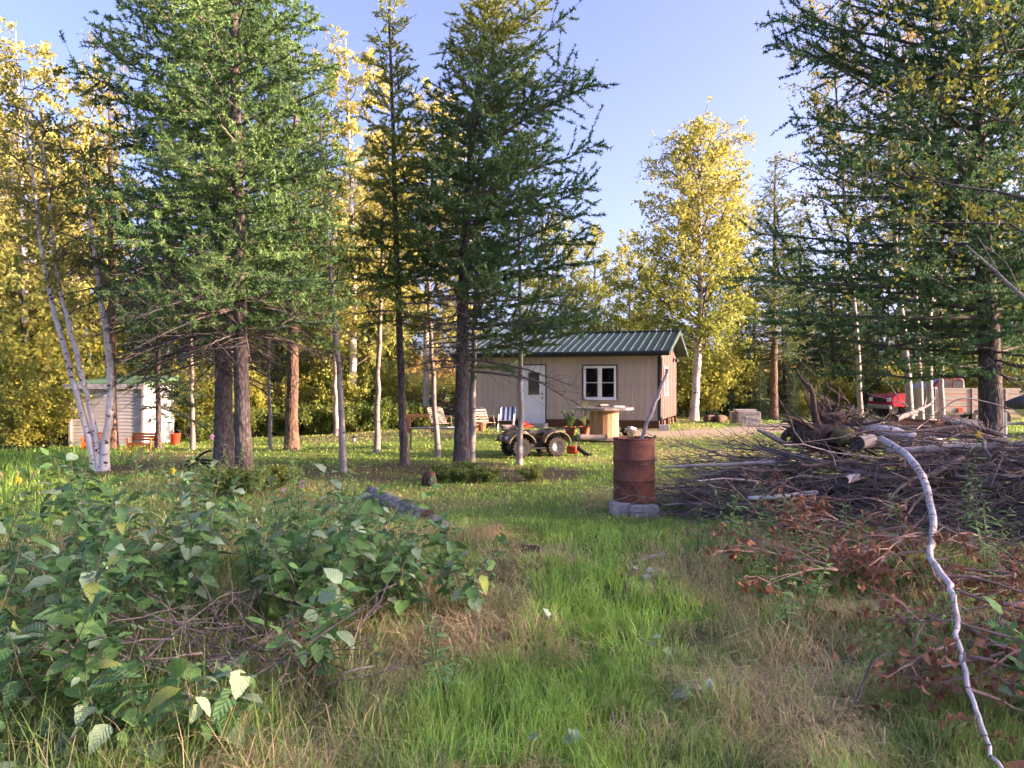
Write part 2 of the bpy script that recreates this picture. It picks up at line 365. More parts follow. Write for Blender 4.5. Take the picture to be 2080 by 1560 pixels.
# ------------------------------------------------------------------ tree generators
def path_at(pts, z):
    return np.array([np.interp(z, pts[:, 2], pts[:, 0]), np.interp(z, pts[:, 2], pts[:, 1]), z])
def trunk_paths(tpts, r0, rtop=.008, n=26, wob=.01, g=None, flare=True):
    z = np.linspace(tpts[0, 2], tpts[-1, 2], n); t = (z - z[0]) / (z[-1] - z[0])
    P = np.stack([np.interp(z, tpts[:, 2], tpts[:, 0]), np.interp(z, tpts[:, 2], tpts[:, 1]), z], -1)
    for _ in range(2): P[1:-1, :2] = .25 * P[:-2, :2] + .5 * P[1:-1, :2] + .25 * P[2:, :2]
    if g is not None: P[1:, :2] += g.normal(0, wob, (n - 1, 2))
    r = r0 * (1 - t) ** .8 + rtop
    if flare: r[0] *= 1.35; r[1] *= 1.08
    P[0, 2] -= .12
    return P, r
def needles(P, D, g, nn, nlen, nw, col, spread=.9, cvar=.25):
    n = len(P); P = np.repeat(P, nn, 0); D = np.repeat(D, nn, 0); P = P + D * g.uniform(-.06, .06, (n * nn, 1)); C = np.repeat(col, nn, 0)
    d = norm(D * .45 + rand_unit(n * nn, g) * spread)
    L = nlen * (.6 + .8 * g.random((n * nn, 1)))
    wv = norm(np.cross(d, rand_unit(n * nn, g))) * nw * .5
    V = np.stack([P - wv, P + wv, P + d * L], 1).reshape(-1, 3)
    Fc = np.arange(n * nn * 3).reshape(-1, 3)
    C = C * (1 - cvar / 2 + cvar * g.random((len(C), 1)))
    return V, Fc, np.repeat(C, 3, 0)
def gen_conifer(seed, tpts, r0, zlo, ztop, lenf, nbr, slope, bark, b=.10, sec_sp=.10, sec_len=.60, tuft_sp=.058, nn=9, nlen=.072, nw=.026,
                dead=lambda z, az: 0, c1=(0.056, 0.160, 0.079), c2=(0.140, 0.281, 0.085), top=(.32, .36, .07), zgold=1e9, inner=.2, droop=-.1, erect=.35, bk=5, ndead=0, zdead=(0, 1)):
    g = np.random.default_rng(seed); tpts = np.asarray(tpts, float)
    tp = trunk_paths(tpts, r0, g=g, wob=.006); limbs = []; twigs = []; NP, ND, NC = [], [], []
    zt = tpts[-1, 2]
    for i in range(nbr + ndead):
        u = (i + g.random()) / nbr; z = zlo + (ztop - zlo) * u
        if i >= nbr: z = g.uniform(*zdead)
        az = i * 2.39996 + g.normal(0, .35); Lb = lenf(z, az) * g.uniform(.72, 1.12)
        if Lb < .12: continue
        isdead = i >= nbr or g.random() < dead(z, az)
        o = path_at(tpts, z); a = slope(z) + g.normal(0, .07)
        n = 8; s = np.linspace(0, 1, n); dirv = np.array([math.cos(az), math.sin(az), 0]); side = np.array([-dirv[1], dirv[0], 0])
        bend = g.normal(0, .10)
        bb = b if not isdead else -.15
        pts = o + dirv * (Lb * s)[:, None] + side * (Lb * bend * s ** 2)[:, None]
        pts[:, 2] += Lb * (a * s + bb * s ** 2 - .05 * s ** 3); pts[1:] += np.cumsum(g.normal(0, .016 * Lb ** .5, (n - 1, 3)), 0)
        rb = max(.006, min(.010 * Lb + .004, r0 * .35)); limbs.append((pts, rb * (1 - s) ** .7 + .0025))
        cc = np.array(c1) + (np.array(c2) - np.array(c1)) * g.random()
        gold = smooth(zgold - .8, zgold + 1.2, z + g.normal(0, .4)); cc = cc * (1 - gold) + np.array(top) * gold  # sunlight painted into the needles: they turn yellow green towards the crown top
        tn = norm(np.gradient(pts, axis=0))
        if not isdead:
            m = max(3, int(Lb * .8 / tuft_sp)); ss = g.uniform(inner, 1, m); NP.append(np.stack([np.interp(ss, s, pts[:, k]) for k in range(3)], -1))
            ND.append(np.stack([np.interp(ss, s, tn[:, k]) for k in range(3)], -1)); NC.append(np.repeat(cc[None], m, 0))
        ns = max(2, int(Lb / sec_sp))
        for j in range(ns):
            sj = .10 + .88 * (j + g.random()) / ns; p0 = np.array([np.interp(sj, s, pts[:, k]) for k in range(3)])
            l2 = sec_len * Lb ** .55 * (1.25 - sj) ** .5 * g.uniform(.45, 1.25)
            sg = 1 if (j % 2) else -1; an = math.radians(g.uniform(35, 75)) * sg
            d2 = dirv * math.cos(an) + side * math.sin(an); up = g.normal(droop, .25)
            if g.random() < erect: up = g.uniform(.5, 1.3)
            d2 = norm(d2 + np.array([0, 0, up])); q = np.linspace(0, 1, 3)
            pp = p0 + d2 * (l2 * q)[:, None]; pp[:, 2] += (.10 if not isdead else -.12) * l2 * q ** 2; pp[1:] += g.normal(0, .02 * l2 + .003, (2, 3))
            twigs.append((pp, np.array([.006, .0045, .002])))
            if isdead: 
                if g.random() < .5: twigs.append((pp[1] + (rand_unit(1, g)[0] * .5 + d2) * (l2 * .45 * q)[:, None], np.array([.004, .003, .002])))
                continue
            m = max(2, int(l2 / tuft_sp)); qq = g.uniform(.08, 1, m); NP.append(np.stack([np.interp(qq, q, pp[:, k]) for k in range(3)], -1))
            ND.append(np.repeat(d2[None], m, 0)); NC.append(np.repeat((cc * g.uniform(.75, 1.3))[None], m, 0))
    me_t = tube_mesh('trunk', [tp], 12, bark)
    V1, Q1 = tubes(limbs, 5); V2, Q2 = tubes(twigs, 3); me_l = np_mesh('branches', np.concatenate([V1, V2]), np.concatenate([Q1, Q2 + len(V1)]), m_twig, smooth_=True)
    V, Fc, C = needles(np.concatenate(NP), np.concatenate(ND), g, nn, nlen, nw, np.concatenate(NC))
    return me_t, me_l, np_mesh('crown', V, Fc, m_needle, C)
def leaf_quads(P, g, size, col, hang=.5):
    n = len(P); d = norm(rand_unit(n, g) + np.array([0, 0, -hang])); nrm = rand_unit(n, g)
    w = norm(np.cross(d, nrm)); L = size * (.7 + .6 * g.random((n, 1)))
    V = np.stack([P, P + d * L * .45 + w * L * .36, P + d * L, P + d * L * .45 - w * L * .36], 1).reshape(-1, 3)
    return V, np.arange(4 * n).reshape(-1, 4), np.repeat(col, 4, 0)
def gen_birch(seed, stems, zlo, lenf, nbr, nleaf, lsize, cfn, bark, rise=.7, lk=4, tw=.12, twl=.6, lt=1.0):
    g = np.random.default_rng(seed); tps = []; limbs = []; ends = []
    for tpts, r0 in stems:
        tpts = np.asarray(tpts, float); tps.append(trunk_paths(tpts, r0, n=22, g=g, wob=.012)); zt = tpts[-1, 2]
        for i in range(nbr // len(stems)):
            u = (i + g.random()) / (nbr // len(stems)); z = zlo + (zt - zlo) * u * .98; az = i * 2.39996 + g.normal(0, .4)
            Lb = lenf((z - zlo) / (zt - zlo), az) * g.uniform(.6, 1.15); o = path_at(tpts, z); n = 7; s = np.linspace(0, 1, n)
            dirv = np.array([math.cos(az), math.sin(az), 0]); pts = o + dirv * (Lb * s)[:, None]
            pts[:, 2] += Lb * (rise * g.uniform(.6, 1.3) * s - .30 * s ** 2.4); pts[1:] += g.normal(0, .035 * Lb ** .6, (n - 1, 3))
            limbs.append((pts, lt * max(.006, min(.011 * Lb + .003, r0 * .4)) * (1 - s) ** .7 + .0025))
            for j in range(max(3, int(Lb / tw))):
                sj = g.uniform(.18, 1); p0 = np.array([np.interp(sj, s, pts[:, k]) for k in range(3)])
                l2 = twl * Lb ** .5 * g.uniform(.4, 1.1) * (1.15 - sj) ** .4; d2 = norm(dirv * .4 + rand_unit(1, g)[0] + np.array([0, 0, .15])); q = np.linspace(0, 1, 4)
                pp = p0 + d2 * (l2 * q)[:, None]; pp[:, 2] -= .25 * l2 * q ** 2; limbs.append((pp[::3] if lk == 3 else pp, np.array([.005, .002]) if lk == 3 else np.array([.005, .004, .003, .002]))); ends.append((pp, l2))
    wts = np.array([l for _, l in ends]) * g.uniform(.3, 1.5, len(ends)); wts /= wts.sum()
    ix = g.choice(len(ends), nleaf, p=wts); A = np.stack([p for p, _ in ends])
    t = g.uniform(.15, 1, nleaf) * 3; i0 = np.minimum(t.astype(int), 2); fr = (t - i0)[:, None]
    P = A[ix, i0] * (1 - fr) + A[ix, i0 + 1] * fr + g.normal(0, .05, (nleaf, 3))
    tint = g.uniform(.75, 1.25, len(ends))[ix][:, None]
    C = cfn(P, g) * tint * (.8 + .4 * g.random((nleaf, 1)))
    V, Fc, C = leaf_quads(P, g, lsize, C)
    return tube_mesh('trunk', tps, 10, bark), tube_mesh('branches', limbs, lk, m_twig if bark is not m_birch else m_twig), np_mesh('crown', V, Fc, m_leaf, C)
def plant_tree(name, meshes, label, loc, rz=0, scale=1.0, group=None, cat='tree'):
    t = thing(name, label, cat, loc, rz, group, scale)
    for nm, me in zip(('trunk', 'limb', 'crown'), meshes):
        if me: obj(nm, me, t)
    return t
def pix_trunk(d, pts, ztop=None):
    """trunk points from pixels at distance d, relative to the foot"""
    A = np.array([P3(px, py, d) for px, py in pts]); b = np.array([A[0, 0], d, gzf(A[0, 0], d)]); A = A - b; A[0, 2] = 0
    if ztop and ztop > A[-1, 2]:
        dirv = (A[-1] - A[-2]) / (A[-1, 2] - A[-2, 2]); A = np.vstack([A, A[-1] + dirv * (ztop - A[-1, 2]) * np.array([.6, .6, 1])])
    return A, tuple(b)
def lerp(z, zs, vs): return float(np.interp(z, zs, vs))

# ------------------------------------------------------------------ the near trees
def larch(name, label, d, pts, r0, ztop, zlo, lenf, nbr, slope=None, seed=0, bark=None, **kw):
    A, b = pix_trunk(d, pts, ztop)
    me = gen_conifer(seed, A, r0, zlo, ztop, lenf, nbr, slope or (lambda z: .05 + .35 * smooth(.5 * ztop, ztop, z)), bark or m_bark, **kw)
    return plant_tree(name, me, label, b)
def vdir(az, left, right, fr=1.0):   # crown reach by side: left, right, towards or away
    c = math.cos(az); return (right * max(c, 0) ** 2 + left * max(-c, 0) ** 2 + fr * math.sin(az) ** 2)
larch('larch_tree', 'big green larch with slimmer scaly trunk, nearer of the left pair of trunks', 13.2,
      [(497, 990), (489, 700), (483, 450), (478, 150), (474, 0)], .135, 13.5, 2.6,
      lambda z, az: vdir(az, 2.3, 1.9, 1.9) * lerp(z, [2.6, 3.4, 6, 8.5, 13.5], [.8, 1.0, 1.0, .8, .05]), 158, seed=21,
      dead=lambda z, az: .12 * (z < 4.2), c1=(0.07, 0.175, 0.062), c2=(0.15, 0.28, 0.085), slope=lambda z: lerp(z, [3, 6, 13], [-.12, .1, .7]), inner=.06, ndead=16, zdead=(2.2, 4))
larch('larch_tree', 'thick grey trunked larch with dead lower twigs, farther of the left pair of trunks', 16.3,
      [(457, 950), (452, 700), (447, 400), (445, 100)], .19, 15, 2.3,
      lambda z, az: vdir(az, 3.0, 1.7, 2.2) * lerp(z, [2.3, 4, 7, 10, 15], [.85, 1.0, 1.0, .85, .05]), 150, seed=22,
      dead=lambda z, az: .95 * (z < 4.3) + .25 * (4.3 <= z < 5.5), c1=(0.065, 0.155, 0.065), c2=(0.14, 0.235, 0.08), slope=lambda z: lerp(z, [3, 6, 13], [-.12, .05, .6]), ndead=70, zdead=(1.9, 5.0), inner=.08)
larch('larch_tree', 'dark spreading larch in front of the cabin with limbs over its roof', 16.2,
      [(937, 950), (938, 760), (942, 560), (948, 430), (962, 250), (980, 100)], .155, 10.4, 2.1,
      lambda z, az: vdir(az, 1.3, 3.1, 1.8) * lerp(z, [2, 3, 3.9, 5.8, 7.3, 8.4, 9.6, 10.4], [1.0, 1.0, .98, 1.05, .85, .62, .32, .06]), 170, seed=23,
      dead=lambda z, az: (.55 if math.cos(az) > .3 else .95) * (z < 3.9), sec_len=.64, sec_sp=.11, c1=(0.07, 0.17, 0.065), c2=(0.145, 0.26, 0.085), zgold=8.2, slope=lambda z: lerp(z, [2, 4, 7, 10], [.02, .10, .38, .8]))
larch('larch_tree', 'slender larch with dark trunk and sunlit yellow green top', 16.8,
      [(822, 945), (812, 700), (804, 450), (796, 200), (790, 0)], .085, 11.2, 3.1,
      lambda z, az: lerp(z, [3, 3.6, 5, 7, 9, 11.2], [1.2, 1.4, 1.1, .8, .5, .05]), 105, seed=24,
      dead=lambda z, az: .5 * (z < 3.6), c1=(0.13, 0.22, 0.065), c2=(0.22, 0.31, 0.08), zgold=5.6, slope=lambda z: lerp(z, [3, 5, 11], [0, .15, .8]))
larch('larch_tree', 'reddish flaky trunked larch on the lawn behind the left pair', 20.4,
      [(592, 916), (595, 700), (598, 400), (600, 200)], .17, 11, 3.4,
      lambda z, az: lerp(z, [3, 5, 8, 11], [1.5, 1.7, 1.2, .05]), 90, seed=25, bark=m_barkred, c1=(0.041, 0.122, 0.060), c2=(0.094, 0.188, 0.056), dead=lambda z, az: .3 * (z < 4), nw=.02, tuft_sp=.06)
larch('larch_tree', 'massive larch behind the brush pile with long dark limbs', 14.6,
      [(2014, 965), (2010, 700), (1998, 500), (1990, 380), (1984, 100)], .225, 10.8, 1.95,
      lambda z, az: vdir(az, 4.3, 2.8, 2.3) * lerp(z, [2, 3, 5.5, 8, 9.6, 10.8], [.8, 1.0, 1.0, .95,   .8, .35]), 200, seed=26,
      dead=lambda z, az: .22 * (z < 3.5), c1=(0.06, 0.165, 0.068), c2=(0.125, 0.25, 0.088), slope=lambda z: lerp(z, [1.7, 2.6, 4, 7, 13], [-.10, 0, .08, .3, .8]), sec_len=.56, sec_sp=.145, nn=8)

def cf_green(c1, c2, p=.5):
    c1, c2 = np.array(c1), np.array(c2)
    def f(P, g): u = (g.random((len(P), 1)) * .7 + .3 * vnoise(P[:, 0] + P[:, 2], P[:, 1] - P[:, 2], .8, 5)[:, None]) ** (1 / max(p, .01) * .5); return c1 + (c2 - c1) * u
    return f
def cf_gold(zmid, span, lo=((.07, .11, .02), (.14, .17, .03)), hi=((.38, .25, .035), (.50, .33, .07))):  # leaves turn golden with height: autumn colour plus low sun painted in
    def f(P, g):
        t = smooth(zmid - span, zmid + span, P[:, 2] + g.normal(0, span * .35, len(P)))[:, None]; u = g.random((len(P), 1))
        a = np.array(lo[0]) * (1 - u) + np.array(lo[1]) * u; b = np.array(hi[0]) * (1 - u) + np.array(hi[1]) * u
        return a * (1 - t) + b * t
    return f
def pole_tree(name, label, d, pts, r0, ztop, bark, zlo, rad, nleaf, seed, cf, nbr=26, group=None, lsize=.06):
    A, b = pix_trunk(d, pts, ztop)
    me = gen_birch(seed, [(A, r0)], zlo, lambda u, az: rad * (1 - .6 * u), nbr, nleaf, lsize, cf, bark)
    return plant_tree(name, me, label, b, group=group)
cfg = cf_green((.10, .17, .035), (.24, .28, .05)); cfy = cf_green((.18, .21, .03), (.45, .38, .06))
pole_tree('aspen_tree', 'thin leaning grey aspen standing alone between the larches', 15.4, [(698, 960), (691, 800), (676, 600), (660, 430)], .062, 7.5, m_aspen, 3.4, 1.0, 2200, 31, cfg)
pole_tree('young_tree', 'straight pinkish trunked young tree beside the solar path light', 19.6, [(765, 918), (768, 760), (774, 600), (778, 480)], .068, 8.5, m_aspen, 3.4, 1.2, 2600, 32, cfy)
pole_tree('young_tree', 'thin young tree leaning over the black table', 18.6, [(890, 922), (881, 800), (871, 600), (868, 450)], .062, 8.5, m_aspen, 4.0, 1.2, 2400, 33, cfy)
A1, b8 = pix_trunk(17.6, [(957, 930), (960, 800), (966, 600), (970, 450)], 8.5); A2, _ = pix_trunk(17.6, [(957, 930), (955, 855), (948, 745), (944, 560)], 6.5)
plant_tree('young_tree', gen_birch(34, [(A1, .075), (A2, .04)], 3.6, lambda u, az: 1.2 * (1 - .5 * u), 30, 2600, .06, cfy, m_aspen), 'forked brown young tree just behind the dark larch trunk', b8)
pole_tree('birch_tree', 'thin pale birch trunk in front of the quad bike', 17.2, [(1055, 938), (1058, 800), (1057, 640), (1055, 480)], .058, 9.0, m_birchg, 4.0, 1.3, 3000, 35, cfy)
pole_tree('young_tree', 'thin bare stem beside the reddish larch', 20.6, [(550, 914), (546, 760), (543, 600)], .045, 6, m_aspen, 3, .9, 1000, 36, cfg)
pole_tree('birch_tree', 'slim whitish birch at the far lawn edge', 24.5, [(683, 890), (681, 740), (677, 560)], .07, 8.5, m_birchg, 3, 1.4, 2500, 37, cfy)
pole_tree('young_tree', 'thin sunlit trunk standing right of the white shed', 20.6, [(391, 915), (389, 760), (386, 560)], .058, 7.5, m_birchg, 2.8, 1.2, 1800, 38, cfy)
pole_tree('larch_snag', 'sunlit reddish trunk directly in front of the white shed', 20.9, [(229, 912), (227, 700), (225, 420), (222, 200)], .12, 11, m_barkred, 4.2, 1.6, 3500, 39, cfy)
st = []
for pts, r in (([(196, 955), (178, 870), (142, 750), (102, 600), (86, 530), (66, 350)], .062), ([(203, 957), (196, 880), (166, 760), (136, 650), (114, 550), (98, 400)], .058), ([(213, 955), (211, 905), (226, 830), (226, 740), (212, 650), (196, 560), (182, 440)], .082)):
    A = np.array([P3(px, py, 15.9) for px, py in pts]); b0 = np.array(GP(205, 15.9)); A = A - b0; A[0, 2] = 0
    A = np.vstack([A, A[-1] + (A[-1] - A[-2]) * 1.2]); st.append((A, r))
plant_tree('birch_clump', gen_birch(40, st, 3.2, lambda u, az: 1.25, 54, 8500, .07, cf_green((.12, .17, .04), (.32, .31, .07)), m_birch), 'white birch clump of three leaning stems on the left lawn', GP(205, 15.9))

larch('spruce_tree', 'dark drooping spruce hanging over the right half of the shed', 20.3, [(322, 912), (321, 700), (319, 480)], .07, 7.0, 1.15,
      lambda z, az: lerp(z, [1, 2, 4, 7], [1.1, 1.25, .9, .05]), 62, seed=27, c1=(.03, .075, .045), c2=(.055, .12, .06), slope=lambda z: lerp(z, [1, 4, 7], [-.35, -.2, .3]), droop=-.35, erect=.03, b=-.05, dead=lambda z, az: .3 * (z < 3.5), tuft_sp=.08)
# right-hand birch stems
for k, (pts, d, r, lab) in enumerate([
    ([(1852, 862), (1838, 700), (1822, 545), (1812, 400)], 20.5, .10, 'leaning white birch, first of the four stems before the red truck'),
    ([(1874, 858), (1866, 720), (1858, 560), (1850, 400)], 21.5, .075, 'slim birch, second of the four stems before the red truck'),
    ([(1892, 868), (1886, 740), (1888, 600), (1894, 430)], 20, .09, 'birch with sunlit bark, third of the four stems before the red truck'),
    ([(1914, 860), (1912, 720), (1908, 560), (1916, 400)], 21, .065, 'slim birch, fourth of the four stems before the red truck')]):
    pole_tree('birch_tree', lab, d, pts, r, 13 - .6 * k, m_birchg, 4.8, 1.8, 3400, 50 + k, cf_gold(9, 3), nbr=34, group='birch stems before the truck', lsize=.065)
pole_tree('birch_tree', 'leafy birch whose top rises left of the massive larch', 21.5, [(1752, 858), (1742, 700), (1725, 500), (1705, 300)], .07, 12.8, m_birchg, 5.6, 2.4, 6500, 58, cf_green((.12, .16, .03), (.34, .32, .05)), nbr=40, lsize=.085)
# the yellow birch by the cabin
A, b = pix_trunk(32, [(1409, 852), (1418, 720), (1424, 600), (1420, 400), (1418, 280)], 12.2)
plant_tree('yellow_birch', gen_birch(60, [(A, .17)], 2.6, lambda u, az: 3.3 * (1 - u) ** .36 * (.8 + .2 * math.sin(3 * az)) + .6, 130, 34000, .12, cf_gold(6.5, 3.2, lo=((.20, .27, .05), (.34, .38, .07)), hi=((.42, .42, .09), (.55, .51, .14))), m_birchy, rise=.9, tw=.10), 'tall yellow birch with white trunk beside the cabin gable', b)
larch('larch_tree', 'narrow larch with straight sunlit red trunk behind the concrete blocks', 33, [(1572, 842), (1573, 600), (1574, 400)], .17, 11.6, 2.6,
      lambda z, az: lerp(z, [2.5, 5, 8, 11.6], [1.5, 1.9, 1.3, .05]), 100, seed=61, bark=m_barkred, c1=(0.094, 0.160, 0.048), c2=(0.188, 0.244, 0.066), nw=.03, nlen=.08, nn=6, tuft_sp=.07, dead=lambda z, az: .5 * (z < 4.5))
# the birch whose twigs hang into the top right corner
A = np.array([[0, 0, 0], [-.1, .1, 3], [-.25, .2, 6], [-.3, .2, 9.5]]); bx, by = 6.6, 8.2
plant_tree('birch_tree', gen_birch(62, [(A, .12)], 2.9, lambda u, az: (2.9 if math.cos(az) < 0 else 1.6) * (1 - .5 * u), 44, 5200, .062, cf_green((.14, .18, .03), (.38, .35, .05)), m_birch, rise=.55, tw=.16, lt=.45), 'near birch with drooping yellow green twigs over the brush pile', (bx, by, gzf(bx, by)))

# ------------------------------------------------------------------ backdrop wood (copies of a few kinds)
def straight(h, g): return np.array([[0, 0, 0], [g.normal(0, .1), g.normal(0, .1), h * .4], [g.normal(0, .2), g.normal(0, .2), h]])
gb = np.random.default_rng(77); KIND = {}
def bmesh_set(key, fn): KIND[key] = fn
gold_cf = cf_gold(4.0, 4.5, lo=((.24, .31, .07), (.37, .40, .10)), hi=((.42, .41, .10), (.54, .50, .18)))
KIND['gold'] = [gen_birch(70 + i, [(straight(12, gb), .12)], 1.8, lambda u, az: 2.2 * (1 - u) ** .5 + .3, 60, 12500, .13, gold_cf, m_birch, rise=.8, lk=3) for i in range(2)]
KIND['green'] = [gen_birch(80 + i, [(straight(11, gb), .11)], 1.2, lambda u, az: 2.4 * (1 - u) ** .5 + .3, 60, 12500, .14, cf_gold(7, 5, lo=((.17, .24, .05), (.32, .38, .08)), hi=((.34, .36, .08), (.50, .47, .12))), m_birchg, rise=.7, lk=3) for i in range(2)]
KIND['spruce'] = [gen_conifer(90 + i, straight(10, gb), .12, .3, 10, lambda z, az: 1.9 * (1 - z / 10) ** .8 + .08, 150, lambda z: lerp(z, [0, 10], [-.35, .3]), m_bark, nn=6, nlen=.10, nw=.034, tuft_sp=.09, sec_sp=.16, c1=(0.030, 0.085, 0.037), c2=(0.075, 0.140, 0.048), erect=.05) for i in range(2)]
KIND['larch'] = [gen_conifer(95 + i, straight(12, gb), .13, 2.4, 12, lambda z, az: 1.9 * (1 - (z - 1) / 11.2) ** .7 + .08, 110, lambda z: lerp(z, [0, 12], [-.1, .6]), m_barkred, nn=6, nlen=.09, nw=.032, tuft_sp=.09, sec_sp=.17, c1=(0.075, 0.150, 0.048), c2=(0.206, 0.263, 0.066), dead=lambda z, az: .6 * (z < 4)) for i in range(2)]
def gen_bush(seed, h, r, n, ls, cf):
    g = np.random.default_rng(seed); paths, P = [], []
    for i in range(16):
        az = g.uniform(0, 2 * PI); e = g.uniform(.25, 1); q = np.linspace(0, 1, 5)
        pp = np.stack([math.cos(az) * r * e * q ** 1.3, math.sin(az) * r * e * q ** 1.3, h * (1.1 - .45 * e) * q * g.uniform(.7, 1.1)], -1); pp[1:] += g.normal(0, .05 * h, (4, 3)); paths.append((pp, .018 * (1 - q) + .003)); P.append(pp)
        for j in range(5):
            s = g.uniform(.3, .95) * 4; i0 = int(s); p0 = pp[i0] + (pp[i0 + 1] - pp[i0]) * (s - i0); d = norm(rand_unit(1, g)[0] + np.array([0, 0, .4])); l = h * .22 * g.uniform(.5, 1.3)
            p2 = p0 + d * (l * q)[:, None]; paths.append((p2, .006 * (1 - q) + .002)); P.append(p2)
    P = np.stack(P); ix = g.integers(0, len(P), n); t = g.uniform(.8, 4, n); i0 = np.minimum(t.astype(int), 3); fr = (t - i0)[:, None]
    Q = P[ix, i0] * (1 - fr) + P[ix, i0 + 1] * fr + g.normal(0, .055 * h ** .5, (n, 3)); Q[:, 2] = np.maximum(Q[:, 2], .03)
    V, Fc, C = leaf_quads(Q, g, ls, cf(Q, g) * g.uniform(.7, 1.3, len(P))[ix][:, None] * (.8 + .4 * g.random((n, 1))), .1)
    return None, tube_mesh('branches', paths, 3, m_twig), np_mesh('crown', V, Fc, m_leaf, C)
KIND['bush'] = [gen_bush(100 + i, 2.0, 1.3, 5200, .085, cf_green((.20, .25, .05), (.50, .48, .10))) for i in range(3)]
KIND['fern'] = [gen_bush(110 + i, .9, .9, 2600, .075, cf_green((.11, .19, .04), (.24, .30, .07))) for i in range(2)]

PLACES = [(-1000, 'outside the left picture edge'), (-20, 'at the left picture edge'), (45, 'left of the birch clump'), (115, 'just behind the birch clump'), (175, 'above the left end of the shed'), (235, 'behind the middle of the shed'), (300, 'above the right end of the shed'), (360, 'right of the shed'), (415, 'left of the larch pair'), (465, 'behind the larch pair'), (525, 'just right of the larch pair'), (575, 'behind the reddish larch trunk'), (625, 'right of the reddish larch trunk'), (675, 'behind the leaning aspen'), (725, 'above the path light'), (785, 'left of the slender larch'), (850, 'above the black table'), (930, 'behind the dark larch'), (1040, 'above the cabin door'), (1110, 'above the cabin between door and window'), (1175, 'above the cabin window'), (1250, 'above the right end of the cabin'), (1310, 'above the cabin gable'), (1370, 'just right of the cabin'), (1425, 'by the yellow birch'), (1485, 'right of the yellow birch'), (1530, 'above the concrete blocks'), (1585, 'by the straight red trunk'), (1630, 'right of the straight red trunk'), (1680, 'in the gap before the truck'), (1730, 'left of the red truck'), (1780, 'above the truck bonnet'), (1830, 'above the truck cab'), (1880, 'behind the four birch stems'), (1930, 'right of the four birch stems'), (1975, 'left of the massive larch trunk'), (2030, 'right of the massive larch trunk'), (2085, 'at the right picture edge'), (2150, 'beyond the right picture edge')]
used_labels = set()
def place_label(kind, px, d, h, hs):
    ph = [t for a, t in PLACES if a <= px][-1]; size = 'tall' if h > hs * 1.12 else ('low' if h < hs * .8 else 'middling')
    for lab in (f'{size} {kind} {ph}', f'{size} farther {kind} {ph}', f'{size} {kind} seen {ph}'):
        if lab not in used_labels: used_labels.add(lab); return lab
    return lab
first = {}
def copy_kind(kind, v, loc, rz, sc, name, label, group, cat='tree'):
    key = (kind, v, name)
    if key not in first: first[key] = plant_tree(name, KIND[kind][v], label, loc, rz, sc, group, cat); return first[key]
    return copy_tree(first[key], loc, rz, sc, label, group, cat)
NAMES = {'gold': ('birch_tree', 'golden birch'), 'green': ('leafy_tree', 'leafy green yellow tree'), 'spruce': ('spruce_tree', 'dark green spruce'), 'larch': ('larch_tree', 'feathery green larch')}
def row(kind, spots, n, group):
    for px, d, h in spots:
        v = random.randrange(len(KIND[kind])); s = h / {'gold': 12, 'green': 11, 'spruce': 10, 'larch': 12}[kind]
        x = GX(px, d); copy_kind(kind, v, (x, d, gzf(x, d) - .05), random.uniform(0, 6.28), s, NAMES[kind][0], place_label(NAMES[kind][1], px, d, h, {'gold': 13, 'green': 10, 'spruce': 8, 'larch': 12}[kind]), group)
row('gold', [(-130, 30, 14), (-60, 34, 15), (10, 31, 14.5), (60, 38, 15), (110, 32, 12.5), (205, 41, 14), (-200, 38, 15), (330, 42, 12), (-20, 27, 11), (45, 25, 13.5), (150, 27, 13), (715, 29, 15), (865, 31, 13.5), (775, 33, 13)], None, 'golden birches behind the shed')
row('green', [(470, 40, 12), (560, 43, 14), (655, 44, 14), (715, 40, 11), (735, 46, 15), (30, 26, 7), (330, 30, 8), (-70, 26, 8), (500, 30, 7), (640, 31, 6.5), (745, 33, 6.5), (1075, 46, 8.5), (1140, 41, 11), (1210, 44, 11), (1275, 40, 9.5), (1330, 47, 10), (700, 30, 5), (1720, 46, 9), (1800, 42, 10), (1900, 44, 11), (1990, 40, 11), (2090, 38, 12), (2180, 34, 12), (1660, 52, 9)], None, 'leafy trees beyond the lawn')
row('spruce', [(420, 27, 7), (455, 33, 9), (1500, 42, 6), (1535, 38, 8.5), (1600, 37, 9), (1635, 44, 10), (1690, 41, 9), (1745, 50, 11), (1850, 40, 10), (1950, 47, 12), (2050, 43, 12), (2140, 40, 11), (1545, 34, 3.2), (1612, 33, 2.2), (1480, 36, 2.4), (570, 36, 8), (1790, 37, 6), (150, 29, 6), (290, 27, 6.5)], None, 'spruces beyond the clearing')
row('larch', [(1500, 46, 12), (1620, 50, 13), (1700, 48, 12), (1760, 39, 10), (2020, 50, 13), (640, 52, 15), (500, 48, 14)], None, 'larches beyond the clearing')
def brow(kind, spots, name, lab, group, h0):
    for px, d, h in spots:
        x = GX(px, d); copy_kind(kind, random.randrange(len(KIND[kind])), (x, d, gzf(x, d) - .03), random.uniform(0, 6.28), h / h0, name, place_label(lab, px, d, h, 2.6 if h0 == 2.0 else 1.05), group, 'shrub')
brow('bush', [(20, 23, 3.6), (75, 25, 4), (125, 24, 3), (-40, 22, 3.4), (40, 20.5, 2), (95, 21.5, 2.2), (380, 25, 2.6), (430, 27, 3), (-100, 24, 4), (150, 27, 4), (250, 27, 3), (350, 27, 3), (-160, 22, 3)], 'leafy_bush', 'sunlit yellow green bush', 'bushes round the shed', 2.0)
brow('bush', [(500, 29, 2.6), (555, 31, 2.8), (610, 29, 2.2), (660, 30, 2.6), (715, 28, 2.2), (760, 31, 2.6), (800, 33, 2.2), (470, 27, 2.4)], 'leafy_bush', 'green bush of the far lawn edge', 'bushes along the far lawn edge', 2.0)
